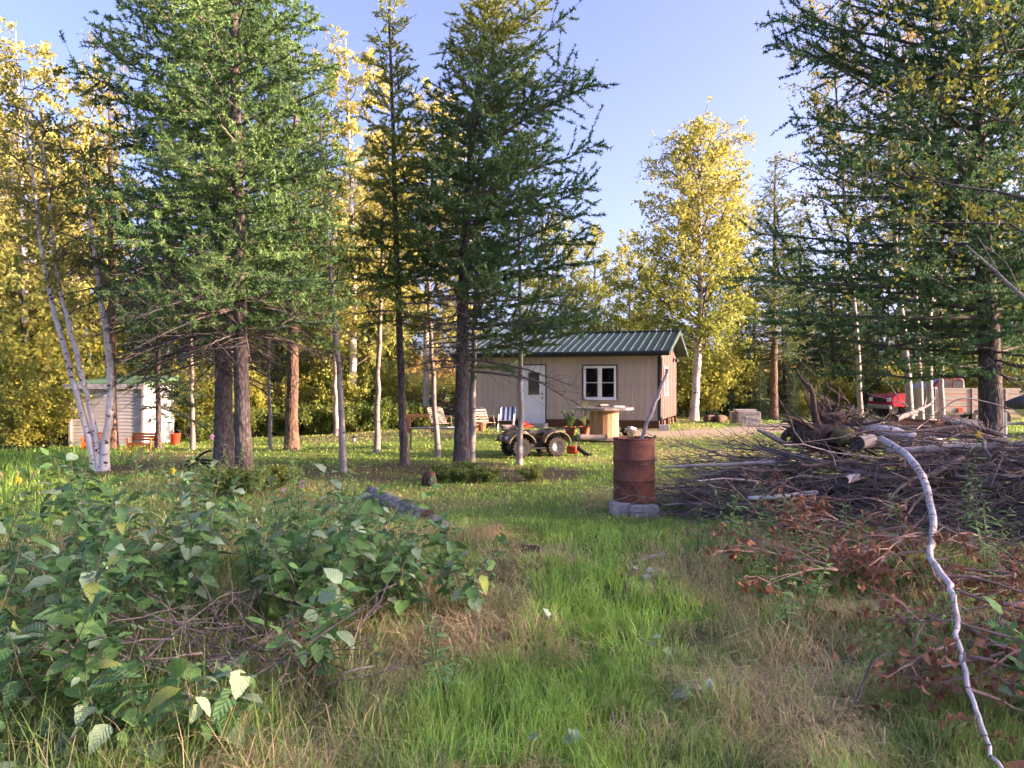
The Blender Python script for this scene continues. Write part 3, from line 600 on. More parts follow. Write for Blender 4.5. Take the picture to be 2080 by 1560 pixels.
brow('bush', [(1400, 35, 3.4), (1440, 36, 3.8), (1470, 38, 4), (1380, 37, 4)], 'leafy_bush', 'bright yellow green bush', 'bushes behind the gable', 2.0)
brow('bush', [(1660, 40, 2.6), (1700, 39, 2.2), (1740, 42, 2.8), (1780, 40, 2.4), (1600, 42, 2.8), (1840, 36, 2.6), (1950, 37, 3), (2040, 36, 3), (2130, 33, 3), (1640, 35, 1.4)], 'leafy_bush', 'wood edge bush', 'bushes at the right hand wood edge', 2.0)
brow('fern', [(480, 25.5, 1.0), (515, 26, 1.1), (560, 26.5, 1.0), (605, 27, 1.1), (645, 26, 1.1), (690, 26.5, 1.2), (725, 26, 1.1), (765, 26.5, 1.2), (800, 27, 1.2), (835, 27.5, 1.0), (860, 27, .8), (435, 24, .9)], 'fern_clump', 'ferny clump of the lawn edge', 'ferny clumps along the lawn edge', .9)
brow('bush', [(838, 38, 2.4), (880, 40, 2.0), (925, 39, 2.2), (815, 45, 3)], 'leafy_bush', 'sunlit golden bush', 'bushes left of the cabin', 2.0)
# the wood goes on to the right, outside the frame, and shades the foreground
sg = np.random.default_rng(5)
for k, (x, y, kind, h) in enumerate([(28, -6, 'spruce', 12), (30, -3, 'green', 12), (28.5, 0, 'larch', 13), (30, 3, 'spruce', 13), (32, 6, 'spruce', 14), (33, .5, 'green', 13), (34, 4, 'spruce', 14), (35, 8, 'larch', 14), (32, -9, 'larch', 13), (37, -4, 'spruce', 13), (38, 9.5, 'spruce', 13)]):
    copy_kind(kind, k % 2, (x, y, gzf(x, y) - .05), sg.uniform(0, 6), h / {'green': 11, 'spruce': 10, 'larch': 12}[kind], {'green': 'leafy_tree', 'spruce': 'spruce_tree', 'larch': 'larch_tree'}[kind], 'tree of the wood on the sunny side of the brush pile', 'trees on the sunny side')
# far tree line across the field
g = np.random.default_rng(9); n = 11000
ta = g.uniform(-.55, .75, n); td = g.uniform(140, 190, n); hmax = 5 + 4.0 * fnoise(ta * 60, td * .05, 2.0, 3)
Pz = hmax * g.random(n) ** .7; P = np.stack([ta * td, td, Pz], -1)
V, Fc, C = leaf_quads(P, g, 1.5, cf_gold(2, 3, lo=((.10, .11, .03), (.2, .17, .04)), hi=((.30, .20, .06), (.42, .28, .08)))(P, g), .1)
tag(obj('treeline', np_mesh('treeline', V, Fc, m_leaf, C)), 'far low golden tree line across the field', 'treeline', kind='stuff')
#OBJECTS_BELOW
# ------------------------------------------------------------------ object materials
m_siding = MAT('beige_steel_siding', (.51, .42, .35), (.41, .335, .28), .5, 2.2, .15, 8, spec=.35, stretch=(2.5, 2.5, .5), ramp=(.3, .62), rnd=.035, detail=7)
m_gable = MAT('weathered_gable_boards', (.19, .125, .10), (.12, .072, .06), .8, 5, .3, 30, stretch=(5, 5, .5))
m_green = MAT('green_roof_steel', (.045, .085, .074), (.032, .064, .056), .5, 2, spec=.3)
m_dark = MAT('dark_green_trim', (.022, .032, .032), (.016, .024, .024), .45)
m_white = MAT('white_vinyl', (.80, .81, .82), (.72, .73, .75), .4, 3)
m_skid = MAT('brown_timber', (.15, .065, .035), (.08, .035, .02), .8, 5, .4, 40, stretch=(1, 8, 8))
m_black = MAT('black_plastic', (.02, .02, .022), (.012, .012, .014), .45)
m_blackm = MAT('black_metal', (.018, .018, .02), (.03, .03, .03), .35, spec=.5)
m_room = MAT('dark_room', (.012, .011, .010), rough=.9)  # near-black colour stands in for the shade of the unlit interior
m_rust = MAT('rusty_steel', (.30, .095, .045), (.085, .030, .024), .75, 5, .45, 45, ramp=(.34, .72), spec=.35, detail=8)
m_rustor = MAT('orange_rust', (.42, .13, .03), (.2, .06, .02), .85, 20)
m_conc = MAT('concrete', (.40, .385, .36), (.27, .25, .23), .9, 9, .5, 60)
m_wood = MAT('pine_boards', (.50, .30, .155), (.34, .185, .09), .7, 7, .3, 30, stretch=(6, 6, .6), rnd=.15)
m_grey = MAT('weathered_boards', (.34, .29, .25), (.2, .16, .135), .85, 6, .4, 40, stretch=(.6, 8, 8), rnd=.2)
m_stick = MAT('barkless_stick', (.33, .28, .245), (.2, .16, .14), .8, 10, .4, 40, rnd=.2)
m_orange = MAT('orange_painted_wood', (.62, .17, .03), (.48, .11, .02), .55, 6)
m_clap = MAT('white_clapboard', (.60, .59, .58), (.48, .48, .46), .55, 4, rnd=.05)
m_shedroof = MAT('mossy_green_roofing', (.16, .34, .17), (.10, .22, .11), .7, 6)
m_tube = MAT('tan_tube', (.40, .31, .22), rough=.4); m_strap = MAT('tan_strap', (.42, .35, .26), rough=.6, rnd=.1)
m_bluec = MAT('navy_canvas', (.035, .07, .22), rough=.8); m_whitec = MAT('white_canvas', (.72, .76, .80), rough=.8); m_lbluec = MAT('sky_blue_canvas', (.25, .42, .60), rough=.8)
m_rubber = MAT('tyre_rubber', (.022, .021, .02), (.035, .03, .026), .85, 20, .3)
m_camo = MAT('tan_camouflage_plastic', (.24, .18, .10), (.06, .05, .03), .5, 7, ramp=(.42, .56), spec=.4)
m_steel = MAT('dull_steel', (.42, .42, .42), (.3, .3, .3), .4, metal=.7)
m_red = MAT('red_car_paint', (.42, .02, .03), (.36, .016, .025), .25, 3, spec=.6)
m_redp = MAT('red_plastic', (.55, .07, .03), rough=.4); m_terra = MAT('terracotta', (.42, .15, .07), (.3, .10, .05), .85, 10)
m_tarp = MAT('dark_boat_cover', (.05, .055, .065), (.035, .04, .045), .6, 3, .5, 6); m_hull = MAT('pale_hull', (.6, .6, .56), rough=.35)
m_tanp = MAT('faded_tan_panels', (.30, .26, .20), (.2, .17, .13), .6, 3, stretch=(.3, 1, 6))
m_blue = MAT('sky_blue_glass', (.30, .45, .62), rough=.15, spec=.8)
m_moss = MAT('mossy_wood', (.16, .145, .04), (.10, .075, .045), .95, 12, .8, 40)
m_cut = MAT('cut_log_face', (.42, .21, .11), (.28, .12, .06), .85, 14)
m_root = MAT('root_wood', (.115, .07, .05), (.055, .034, .026), .95, 9, .9, 30)
m_dkbark = MAT('brush_bark', (.19, .145, .13), (.085, .065, .058), .9, 9, .5, 40, rnd=.25)
m_greybr = MAT('grey_brush', (.42, .36, .31), (.22, .175, .145), .85, 9, .4, 40, rnd=.25)
m_soil = MAT('ash_and_soil', (.10, .075, .06), (.03, .025, .022), .95, 14, .8, 30)
def GLASS(name, tint, gl=.25, rough=.03):
    m, N, L, B = newmat(name); N.remove(B)
    a = N.new('ShaderNodeBsdfTransparent'); a.inputs[0].default_value = (*tint, 1); b = N.new('ShaderNodeBsdfGlossy'); b.inputs['Roughness'].default_value = rough
    lw = N.new('ShaderNodeFresnel'); lw.inputs[0].default_value = 1.4
    ad = N.new('ShaderNodeMath'); ad.operation = 'ADD'; ad.inputs[1].default_value = gl - .08; L.new(lw.outputs[0], ad.inputs[0])
    mx = N.new('ShaderNodeMixShader'); L.new(ad.outputs[0], mx.inputs[0]); L.new(a.outputs[0], mx.inputs[1]); L.new(b.outputs[0], mx.inputs[2]); L.new(mx.outputs[0], N['Material Output'].inputs[0]); return m
m_glass = GLASS('window_glass', (.35, .36, .36), .09); m_glassd = GLASS('door_glass', (.75, .68, .58), .30, .06)

# ------------------------------------------------------------------ cabin (local x along the front wall, y to the back)
TH = math.radians(-19); CL, CW = 7.1, 4.9
cx0, cy0 = 4.99 - .9455 * CL, 25.8 + .3256 * CL
CB = Matrix.Translation((cx0, cy0, .26)) @ Matrix.Rotation(TH, 4, 'Z'); CBi = CB.inverted()
cabin = thing('cabin', 'small beige cabin with green metal roof and white door', 'cabin', (cx0, cy0, .26), TH)
def on_wall(px, py):
    """where the view ray through a pixel meets the cabin front plane, in cabin coordinates"""
    o = CBi @ Vector((0, 0, H)); d = (CBi.to_3x3() @ Vector(((px - 1040) / F, 1, -(py - 780) / F))); t = -o.y / d.y; p = o + d * t; return p.x, p.z
dx0, dz0 = on_wall(1062, 858); dx1, dz1 = on_wall(1108, 742); wx0, wz0 = on_wall(1186, 811); wx1, wz1 = on_wall(1252, 743)
ZB, ZT = .30, 2.50
front = MB().box((CL / 2, .06, .28), (CL, .02, .04)).build('wall', m_siding, cabin)
npan = 32; pw = CL / npan
def panel_mesh(z0, z1):
    b = MB(); out = [(0, 0), (pw - .04, 0), (pw - .032, -.018), (pw - .012, -.018), (pw - .004, 0), (pw - .004, .012), (0, .012)]
    V = [(x, y, z) for z in (z0, z1) for x, y in out]; n = len(out)
    b.add(V, [(i, (i + 1) % n, (i + 1) % n + n, i + n) for i in range(n)] + [tuple(range(n))[::-1], tuple(range(n, 2 * n))]); return b.mesh('siding_panel', m_siding)
pm = {}
for i in range(npan):
    x = i * pw; segs = [(ZB, ZT)]
    for a, b_, z0, z1 in ((dx0, dx1, dz0, dz1), (wx0, wx1, wz0, wz1)):
        if x + pw * .5 > a and x + pw * .5 < b_: segs = [q for q in ((ZB, z0), (z1, ZT)) if q[1] - q[0] > .03]
    for sgm in segs:
        if sgm not in pm: pm[sgm] = panel_mesh(*sgm)
        o = obj('siding_panel', pm[sgm], front); o.location = (x, 0, 0)
SL = (3.50 - 2.66) / (CW / 2 + .40)
def roofz(y): return 2.66 + SL * (y + .40) if y <= CW / 2 else 2.66 + SL * (CW / 2 + .40) - SL * (y - CW / 2)
# gable ends and back wall
for xg, nm in ((CL, 'gable_wall'), (0, 'gable_wall')):
    b = MB(); ng = 44; w = CW / ng
    for i in range(ng):
        y0, y1 = i * w, (i + 1) * w - .006; t = .012 * (i % 4 == 0); xx = xg + (t if xg else -t)
        za, zb_ = roofz(y0) - .06, roofz(y1) - .06; xi = xg - .02 if xg else xg + .02
        b.add([(xx, y0, ZB), (xx, y1, ZB), (xx, y1, zb_), (xx, y0, za), (xi, y0, ZB), (xi, y1, ZB), (xi, y1, zb_), (xi, y0, za)], [(0, 1, 2, 3), (7, 6, 5, 4), (0, 4, 5, 1), (1, 5, 6, 2), (3, 2, 6, 7), (0, 3, 7, 4)])
    b.build(nm, m_gable, cabin)
MB().box((CL / 2, CW, (ZB + ZT) / 2), (CL - .05, .03, ZT - ZB)).build('back_wall', m_siding, cabin)
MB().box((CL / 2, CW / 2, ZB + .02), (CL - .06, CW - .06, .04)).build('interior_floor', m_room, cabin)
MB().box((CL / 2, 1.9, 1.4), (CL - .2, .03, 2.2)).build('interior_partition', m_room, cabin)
for y in (.07, CW / 2, CW - .07): MB().box((CL / 2, y, .15), (CL + .02, .14, .26)).build('skid_beam', m_skid, cabin, bevel=.008)
for y in (.9, 1.7, 3.2, 4.1): MB().box((CL - .08, y, .14), (.12, .5, .20)).build('skid_block', m_skid, cabin)
# roof
roof = MB().box((CL / 2, CW / 2, 2.60), (CL - .1, CW - .1, .02)).build('roof', m_dark, cabin)
ov = .42; nr = 30; rw = (CL + 2 * ov) / nr; sl_len = math.hypot(CW / 2 + .42, SL * (CW / 2 + .42)); ang = math.atan(SL)
b = MB(); out = [(0, 0), (rw - .05, 0), (rw - .038, .026), (rw - .016, .026), (rw - .004, 0), (rw - .004, -.012), (0, -.012)]; n = len(out)
b.add([(x, y, z) for y in (0, sl_len) for x, z in out], [(i, i + n, (i + 1) % n + n, (i + 1) % n) for i in range(n)] + [tuple(range(n)), tuple(range(n, 2 * n))[::-1]])
rp = b.mesh('roof_panel', m_green)
for i in range(nr):
    o = obj('roof_panel', rp, roof); o.location = (-ov + i * rw, -.42, 2.655); o.rotation_euler = (ang, 0, 0)
b = MB(); b.box((CL / 2, sl_len / 2, -.006), (CL + 2 * ov, sl_len, .02), Matrix.Translation((0, CW + .42, 2.655)) @ Matrix.Scale(-1, 4, (0, 1, 0)) @ Matrix.Rotation(ang, 4, 'X')); b.build('rear_roof_slope', m_green, roof)
MB().prism([(-ov - .01, 0), (CL + ov + .01, 0), (CL + ov + .01, .03), (-ov - .01, .03)], CW / 2 - .12, CW / 2 + .12, Matrix.Translation((0, 0, 3.50))).build('ridge_cap', m_green, roof, bevel=.01)
for xg in (-ov - .012, CL + ov + .012):
    for sgn in (0, 1):
        Mr = (Matrix.Translation((xg, -.42, 2.655)) @ Matrix.Rotation(ang, 4, 'X')) if not sgn else (Matrix.Translation((xg, CW + .42, 2.655)) @ Matrix.Scale(-1, 4, (0, 1, 0)) @ Matrix.Rotation(ang, 4, 'X'))
        MB().box((0, sl_len / 2, -.05), (.028, sl_len + .02, .17), Mr).build('rake_trim', m_green, roof)
MB().box((CL / 2, -.40, 2.575), (CL + 2 * ov - .03, .03, .14)).build('fascia', m_dark, roof)
MB().box((CL / 2, -.20, 2.515), (CL + 2 * ov - .05, .38, .018)).build('soffit', m_dark, roof)
MB().box((CL / 2, -.445, 2.60), (CL + 2 * ov, .09, .075)).build('gutter', m_dark, roof, bevel=.02)
for x in (0.0, CL): MB().box((x + (.012 if x else -.012), -.012, (ZB + 2.5) / 2), (.10, .075, 2.5 - ZB), ).build('corner_trim', m_dark, cabin)
b = MB(); b.tube([(CL + .10, -.40, 2.56), (CL + .10, -.12, 2.36), (CL + .075, .02, 2.2), (CL + .075, .03, .42), (CL + .10, -.08, .25), (CL + .14, -.25, .16)], .035, 8); b.build('downspout', m_dark, cabin, True)
# door
dr = MB().box(((dx0 + dx1) / 2, -.005, (dz0 + dz1) / 2), (dx1 - dx0 - .10, .045, dz1 - dz0 - .06)); gx0, gz0 = on_wall(1072, 803); gx1, gz1 = on_wall(1097, 755)
dr = MB(); dcx, dcw = (dx0 + dx1) / 2, dx1 - dx0 - .10
for c, d in (((dcx, -.005, (dz0 + .02 + gz0) / 2), (dcw, .045, gz0 - dz0 - .02)), ((dcx, -.005, (gz1 + dz1 - .05) / 2), (dcw, .045, dz1 - .05 - gz1)),
             ((dcx - dcw / 4 - (gx1 - gx0) / 4, -.005, (gz0 + gz1) / 2), (dcw / 2 - (gx1 - gx0) / 2, .0449, gz1 - gz0)), ((dcx + dcw / 4 + (gx1 - gx0) / 4, -.005, (gz0 + gz1) / 2), (dcw / 2 - (gx1 - gx0) / 2, .0449, gz1 - gz0))): dr.box(c, d)
door = dr.build('door', m_white, cabin)
gw = gx1 - gx0; gxa, gxb = dcx - gw / 2, dcx + gw / 2
b = MB(); 
for c, d in ((((gxa + gxb) / 2, -.034, gz0 - .0), (gw + .07, .02, .035)), (((gxa + gxb) / 2, -.034, gz1), (gw + .07, .02, .035)), ((gxa, -.034, (gz0 + gz1) / 2), (.035, .019, gz1 - gz0)), ((gxb, -.034, (gz0 + gz1) / 2), (.035, .019, gz1 - gz0))): b.box(c, d)
b.build('pane_frame', m_white, door)
MB().box(((gxa + gxb) / 2, -.004, (gz0 + gz1) / 2), (gw, .006, gz1 - gz0)).build('pane', m_glassd, door)
MB().box(((gxa + gxb) / 2, .03, (gz0 + gz1) / 2), (gw, .004, gz1 - gz0)).build('blind', m_strap, door)
for xx in (-.17, .17):
    for z0, z1 in ((dz0 + .14, dz0 + .42), (dz0 + .50, gz0 - .12)): MB().box((dcx + xx, -.029, (z0 + z1) / 2), (.24, .012, z1 - z0)).build('raised_panel', m_white, door, bevel=.01)
for zz in (gz0 - .10, gz0 + .06): MB().lathe([(0, -.06), (.03, -.055), (.032, -.04), (.015, -.03), (.015, 0)], 12, Matrix.Translation((dx1 - .10, -.028, zz)) @ Matrix.Rotation(-PI / 2, 4, 'X')).build('door_knob', m_blackm, door, True)
b = MB()
for c, d in ((((dx0 + dx1) / 2, -.02, dz1 - .025), (dx1 - dx0, .08, .05)), ((dx0 + .025, -.02, (dz0 + dz1) / 2 - .02), (.05, .0798, dz1 - dz0 - .05)), ((dx1 - .025, -.02, (dz0 + dz1) / 2 - .02), (.05, .0798, dz1 - dz0 - .05)), (((dx0 + dx1) / 2, -.02, dz0 - .0), (dx1 - dx0 - .1, .085, .04))): b.box(c, d)
b.build('door_frame', m_white, door)
b = MB()
for c, d in ((((dx0 + dx1) / 2, -.012, dz1 + .02), (dx1 - dx0 + .07, .05, .038)), ((dx1 + .018, -.012, (dz0 + dz1) / 2), (.034, .05, dz1 - dz0)), ((dx0 - .018, -.012, (dz0 + dz1) / 2), (.034, .05, dz1 - dz0))): b.box(c, d)
b.build('dark_door_trim', m_dark, cabin)
def frame4(b, x0, x1, z0, z1, y, t, w):
    b.box(((x0 + x1) / 2, y, z0 + w / 2), (x1 - x0, t, w)); b.box(((x0 + x1) / 2, y, z1 - w / 2), (x1 - x0, t, w))
    b.box((x0 + w / 2, y, (z0 + z1) / 2), (w, t * .999, z1 - z0 - 2 * w)); b.box((x1 - w / 2, y, (z0 + z1) / 2), (w, t * .999, z1 - z0 - 2 * w)); return b
frame4(MB(), wx0 - .035, wx1 + .035, wz0 - .04, wz1 + .04, -.012, .05, .038).build('dark_window_trim', m_dark, cabin)
win = frame4(MB(), wx0, wx1, wz0, wz1, -.03, .08, .05).build('window', m_white, cabin); wm = (wx0 + wx1) / 2
MB().box((wm, -.028, (wz0 + wz1) / 2), (.085, .07, wz1 - wz0 - .1)).build('mullion', m_white, win)
MB().box((wm, -.05, wz0 - .012), (wx1 - wx0 + .04, .10, .03)).build('window_sill', m_white, win)
for xa, xb in ((wx0 + .05, wm - .043), (wm + .043, wx1 - .05)):
    frame4(MB(), xa, xb, wz0 + .05, wz1 - .05, -.018, .04, .03).build('sash', m_white, win)
    zm = (wz0 + wz1) / 2
    MB().box(((xa + xb) / 2, -.022, zm), (xb - xa - .06, .03, .022)).build('meeting_rail', m_white, win)
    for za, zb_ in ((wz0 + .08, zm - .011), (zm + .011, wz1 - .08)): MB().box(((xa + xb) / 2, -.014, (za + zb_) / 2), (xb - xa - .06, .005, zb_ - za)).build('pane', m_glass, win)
def add_reflection_curl(pts): b = MB(); b.tube(pts, .010, 6); return b.build('reflection_curl', m_strap, win, True)  # pale curls added in the window to stand for reflections in the panes
add_reflection_curl([(wm + .14 + .05 * math.sin(t * 3), .25, wz1 - .15 - .26 * t) for t in np.linspace(0, 1.6, 12)]); add_reflection_curl([(wm - .16 + .07 * math.cos(t), .25, wz0 + .28 + .2 * math.sin(t)) for t in np.linspace(-1.2, 1.2, 9)])
add_reflection_curl([(wm + .30 - .10 * math.sin(t * 2.2), .25, wz1 - .12 - .2 * t) for t in np.linspace(0, 1.5, 10)])
gw_ = MB()
for c, d in (((CL + .03, 1.45, 1.15), (.06, .86, .05)), ((CL + .03, 1.45, 2.15), (.06, .86, .05)), ((CL + .03, 1.045, 1.65), (.0599, .05, .95)), ((CL + .03, 1.855, 1.65), (.0599, .05, .95)), ((CL + .03, 1.45, 1.65), (.055, .04, .95))): gw_.box(c, d)
gw_ = gw_.build('gable_window', m_white, cabin)
for y in (1.25, 1.65): MB().box((CL + .028, y, 1.65), (.006, .36, .95)).build('pane', m_glassd, gw_)
b = MB(); b.box((CL + .03, 3.75, 2.46), (.05, .10, .14)); b.lathe([(0, 0), (.06, 0), (.075, -.12), (.05, -.12), (.04, -.02)], 10, Matrix.Translation((CL + .16, 3.75, 2.50))); b.box((CL + .09, 3.75, 2.50), (.12, .03, .03)); b.build('wall_lamp', m_blackm, cabin)
# doorstep, concrete pad under downspout
def WC(x, y, z=0): return CB @ Vector((x, y, z))
p = WC((dx0 + dx1) / 2 + .15, -.45); MB().box((0, 0, .09), (.9, .42, .18)).build('doorstep', m_conc, None, bevel=.01); o = bpy.data.objects['doorstep']; o.location = (p.x, p.y, gzf(p.x, p.y) - .02); o.rotation_euler[2] = TH; tag(o, 'low grey concrete step under the cabin door', 'step')
p = WC(CL + .22, -.35); b = MB(); b.box((0, 0, .09), (.34, .24, .20)); o = b.build('concrete_block', m_conc, None, bevel=.012); o.location = (p.x, p.y, gzf(p.x, p.y)); o.rotation_euler[2] = TH + .2; tag(o, 'pale concrete block under the cabin downspout', 'block')

# ------------------------------------------------------------------ white shed with benches
sd = 22.0; sx0, sx1 = GX(143, sd), GX(291, sd); SW = sx1 - sx0; szb = -.06
shed = thing('shed', 'low white clapboard shed with green roof behind the birch clump', 'shed', (sx0, sd, szb), 0)
wall = MB().box((SW / 2, .96, .92), (SW - .05, 1.88, 1.80)).build('wall', m_clap, shed)
ncl = 17; ch = 1.72 / ncl
cxs = SW + .05
def clap(w): b = MB(); b.add([(0, 0, 0), (w, 0, 0), (w, .018, ch), (0, .018, ch), (0, .03, 0), (w, .03, 0), (w, .03, ch), (0, .03, ch)], [(0, 1, 2, 3), (7, 6, 5, 4), (0, 4, 5, 1), (1, 5, 6, 2), (3, 2, 6, 7), (0, 3, 7, 4)]); return b.mesh('clapboard', m_clap)
c1_, c2_ = clap(SW - .04), clap(1.86)
for i in range(ncl):
    o = obj('clapboard', c1_, wall); o.location = (0.02, 0, .06 + i * ch); o = obj('clapboard', c2_, wall); o.location = (SW, .03, .06 + i * ch); o.rotation_euler = (0, 0, PI / 2)
for x, y_ in ((0, 0), (SW, 0), (SW, 1.9)): MB().box((x, y_ - .005, .92), (.07, .06, 1.75)).build('corner_board', m_clap, shed)
b = MB(); b.add([(-.12, -.18, 1.80), (SW + .10, -.18, 1.80), (SW + .10, 2.1, 1.98), (-.12, 2.1, 1.98), (-.12, -.18, 1.86), (SW + .10, -.18, 1.92), (SW + .10, 2.1, 2.12), (-.12, 2.1, 2.08)], [(3, 2, 1, 0), (4, 5, 6, 7), (0, 1, 5, 4), (1, 2, 6, 5), (2, 3, 7, 6), (3, 0, 4, 7)]); b.build('roof', m_shedroof, shed)
MB().box((SW / 2, -.19, 1.79), (SW + .24, .03, .14)).build('fascia', m_clap, shed)
def bench(px, d, rz, lab):
    t = thing('garden_bench', lab, 'bench', GP(px, d), rz, scale=.58)
    for x in (-.55, .55):
        MB().box((x, -.22, .28), (.07, .07, .56)).build('leg', m_orange, t); MB().box((x, .2, .42), (.07, .07, .84), rx=-.12).build('leg', m_orange, t); MB().box((x, 0, .58), (.09, .55, .035)).build('armrest', m_orange, t)
    for i in range(4): MB().box((0, -.2 + i * .12, .36), (1.1, .10, .03)).build('seat_slat', m_orange, t)
    for i in range(3): MB().box((0, .235 + i * .015, .50 + i * .125), (1.12, .025, .105), rx=-.12).build('back_slat', m_orange, t)
    MB().box((0, -.235, .30), (1.04, .03, .07)).build('seat_rail', m_orange, t)
    for i in range(9): MB().box((-.48 + i * .12, -.235, .15), (.045, .022, .23)).build('front_slat', m_orange, t)
    return t
bench(196, 20.6, .25, 'bright orange wooden bench half hidden behind the birch clump')
bench(288, 20.3, -.1, 'orange wooden bench with slatted front before the white shed')
t = thing('bucket', 'small red bucket in the weeds at the right corner of the shed', 'bucket', GP(356, 22.5)); MB().lathe([(0, .02), (.12, 0), (.15, .32), (.16, .33), (.15, .31), (.118, .03), (0, .03)], 16).build('body', m_redp, t, True); b = MB(); b.tube([(.155 * math.cos(a), 0, .31 + .14 * math.sin(a)) for a in np.linspace(0, PI, 9)], .006, 5); b.build('handle', m_steel, t)

# ------------------------------------------------------------------ barrel with pole on blocks
bd = 10.75; bx = GX(1288, bd); bz = gzf(bx, bd - .3)
for k, (px, dd, w, dz, rz, lab) in enumerate(((1262, 10.55, .30, .0, .08, 'left concrete block under the rusty barrel'), (1308, 10.42, .38, -.02, -.05, 'right concrete block under the rusty barrel'), (1290, 11.0, .4, 0, .1, None))):
    if not lab: continue
    o = MB().box((0, 0, .07), (w, .2, .19)).build('concrete_block', m_conc, None, bevel=.012); x = GX(px, dd); o.location = (x, dd, bz + dz); o.rotation_euler[2] = rz; tag(o, lab, 'block', 'blocks under the barrel')
bz2 = bz + .165
bar = thing('barrel', 'rusty brown steel drum standing on concrete blocks', 'barrel', (bx, bd, bz2))
R = .290; prof = [(0, .03), (R - .02, .03), (R - .005, 0), (R + .008, .004), (R + .008, .02), (R - .002, .03)]
for z in (.30, .59): prof += [(R, z - .035), (R + .004, z - .02), (R + .012, z), (R + .004, z + .02), (R, z + .035)]
prof += [(R, .86), (R + .010, .868), (R + .010, .882), (R - .004, .885), (R - .008, .86), (R - .008, .04), (0, .035)]
MB().lathe(prof, 48).build('drum', m_rust, bar, True)
for a, z, r in ((-1.95, .075, .05), (-1.45, .07, .035)):
    for rr, mm, dz in ((r, m_rustor, .0025), (r * .45, m_black, .005)):
        n = 14; pts = []
        for q in range(n):
            w_ = rr * random.uniform(.8, 1.15); aa = a + w_ * math.cos(2 * PI * q / n) / R; pts.append(((R + dz + .001) * math.cos(aa), (R + dz + .001) * math.sin(aa), z + w_ * math.sin(2 * PI * q / n) * .75))
        MB().add(pts, [tuple(range(n))]).build('vent_hole' if mm is m_black else 'rust_ring', mm, bar)
def stick_obj(name, label, cat, pts, r, mat, group=None, k=8, sub=4, wob=0.0, parent=None):
    pts = np.asarray(pts, float); n = len(pts); u = np.linspace(0, n - 1, (n - 1) * sub + 1); P = np.stack([np.interp(u, np.arange(n), pts[:, j]) for j in range(3)], -1)
    for _ in range(2): P[1:-1] = .25 * P[:-2] + .5 * P[1:-1] + .25 * P[2:]
    if wob: P[1:-1] += rng.normal(0, wob, (len(P) - 2, 3))
    rr = np.interp(u, np.arange(n), r if not np.isscalar(r) else [r] * n) * (1 + rng.normal(0, .05, len(P)))
    b0 = P[0].copy() if parent is None else np.zeros(3)
    me = tube_mesh(name, [(P - b0, rr)], k, mat, caps=True); o = obj(name, me, parent)
    if parent is None: o.location = b0; tag(o, label, cat, group)
    return o
stick_obj('wooden_pole', 'long crooked grey pole sticking out of the rusty barrel', 'pole', [(bx + .0, bd + .05, bz2 + .06), P3(1300, 895, bd), P3(1315, 862, bd), P3(1322, 838, bd), P3(1340, 795, bd), P3(1356, 750, bd)], [.024, .030, .028, .032, .026, .018], m_stick, wob=.009)
for (pa, pb, lab) in (((1310, 900), (1316, 886), 'short dark stick in the barrel, nearer the pole'), ((1316, 902), (1332, 885), 'short slanted stick in the barrel by its rim')):
    stick_obj('stick', lab, 'stick', [P3(pa[0] - 4, 1000, bd), P3(*pa, bd), P3(*pb, bd)], [.02, .022, .016], m_dkbark, 'sticks in the barrel')

# ------------------------------------------------------------------ spool table and clutter
td_ = 22.3; tx, ty, tz = GP(1227, td_)
sp = thing('cable_spool_table', 'big wooden cable spool used as a table before the cabin', 'table', (tx, ty, tz), -.2)
Rc, Hc = .43, .86
for i in range(20):
    a0 = 2 * PI * i / 20; a1 = 2 * PI * (i + .96) / 20
    b = MB(); b.add([(r * math.cos(a), r * math.sin(a), z) for z in (.07, Hc) for r in (Rc - .03, Rc) for a in (a0, a1)], [(0, 1, 3, 2), (4, 6, 7, 5), (0, 4, 5, 1), (2, 3, 7, 6), (0, 2, 6, 4), (1, 5, 7, 3)]); b.build('stave', m_wood, sp)
for z0, Rr, mm, nm in ((.0, .80, m_grey, 'base_plank'), (Hc + .003, .86, m_grey, 'top_plank')):
    npk = 8
    for i in range(npk):
        y0 = -Rr + 2 * Rr * i / npk + .004; y1 = -Rr + 2 * Rr * (i + 1) / npk - .004; ym = (y0 + y1) / 2; pl = []
        ysn = np.linspace(y0, y1, 5); xl = np.sqrt(np.maximum(Rr * Rr - ysn ** 2, .0004))
        pl = [(-x, y) for x, y in zip(xl, ysn)] + [(x, y) for x, y in zip(xl[::-1], ysn[::-1])]; n = len(pl); dz = random.uniform(-.004, .004)
        MB().add([(x, y, z) for z in (z0 + dz, z0 + .065 + dz) for x, y in pl], [tuple(range(n))[::-1], tuple(range(n, 2 * n))] + [(k, (k + 1) % n, (k + 1) % n + n, k + n) for k in range(n)][::1]).build(nm, mm, sp)
tt = tz + Hc + .07
def small(name, lab, cat, parts, loc, rz=0, group=None):
    t = thing(name, lab, cat, loc, rz, group)
    for nm, fn, mm in parts: b = MB(); fn(b); b.build(nm, mm, t, bevel=0)
    return t
small('handsaw', 'flat handsaw lying on the left of the spool table', 'saw', [('blade', lambda b: b.prism([(-.62, 0), (.1, -.05), (.1, .06), (-.6, .012)], -.002, .002, Matrix.Rotation(PI / 2, 4, 'X')), m_steel), ('handle', lambda b: b.box((.17, 0, 0), (.14, .12, .03)), m_black)], (tx - .38, ty - .35, tt + .03), .1)
small('toolbox', 'small dark tool case on top of the spool table', 'case', [('body', lambda b: b.box((0, 0, .03), (.26, .16, .05)), m_black), ('lid', lambda b: b.box((0, 0, .066), (.265, .165, .02)), m_steel)], (tx - .05, ty - .2, tt + .012), .4)
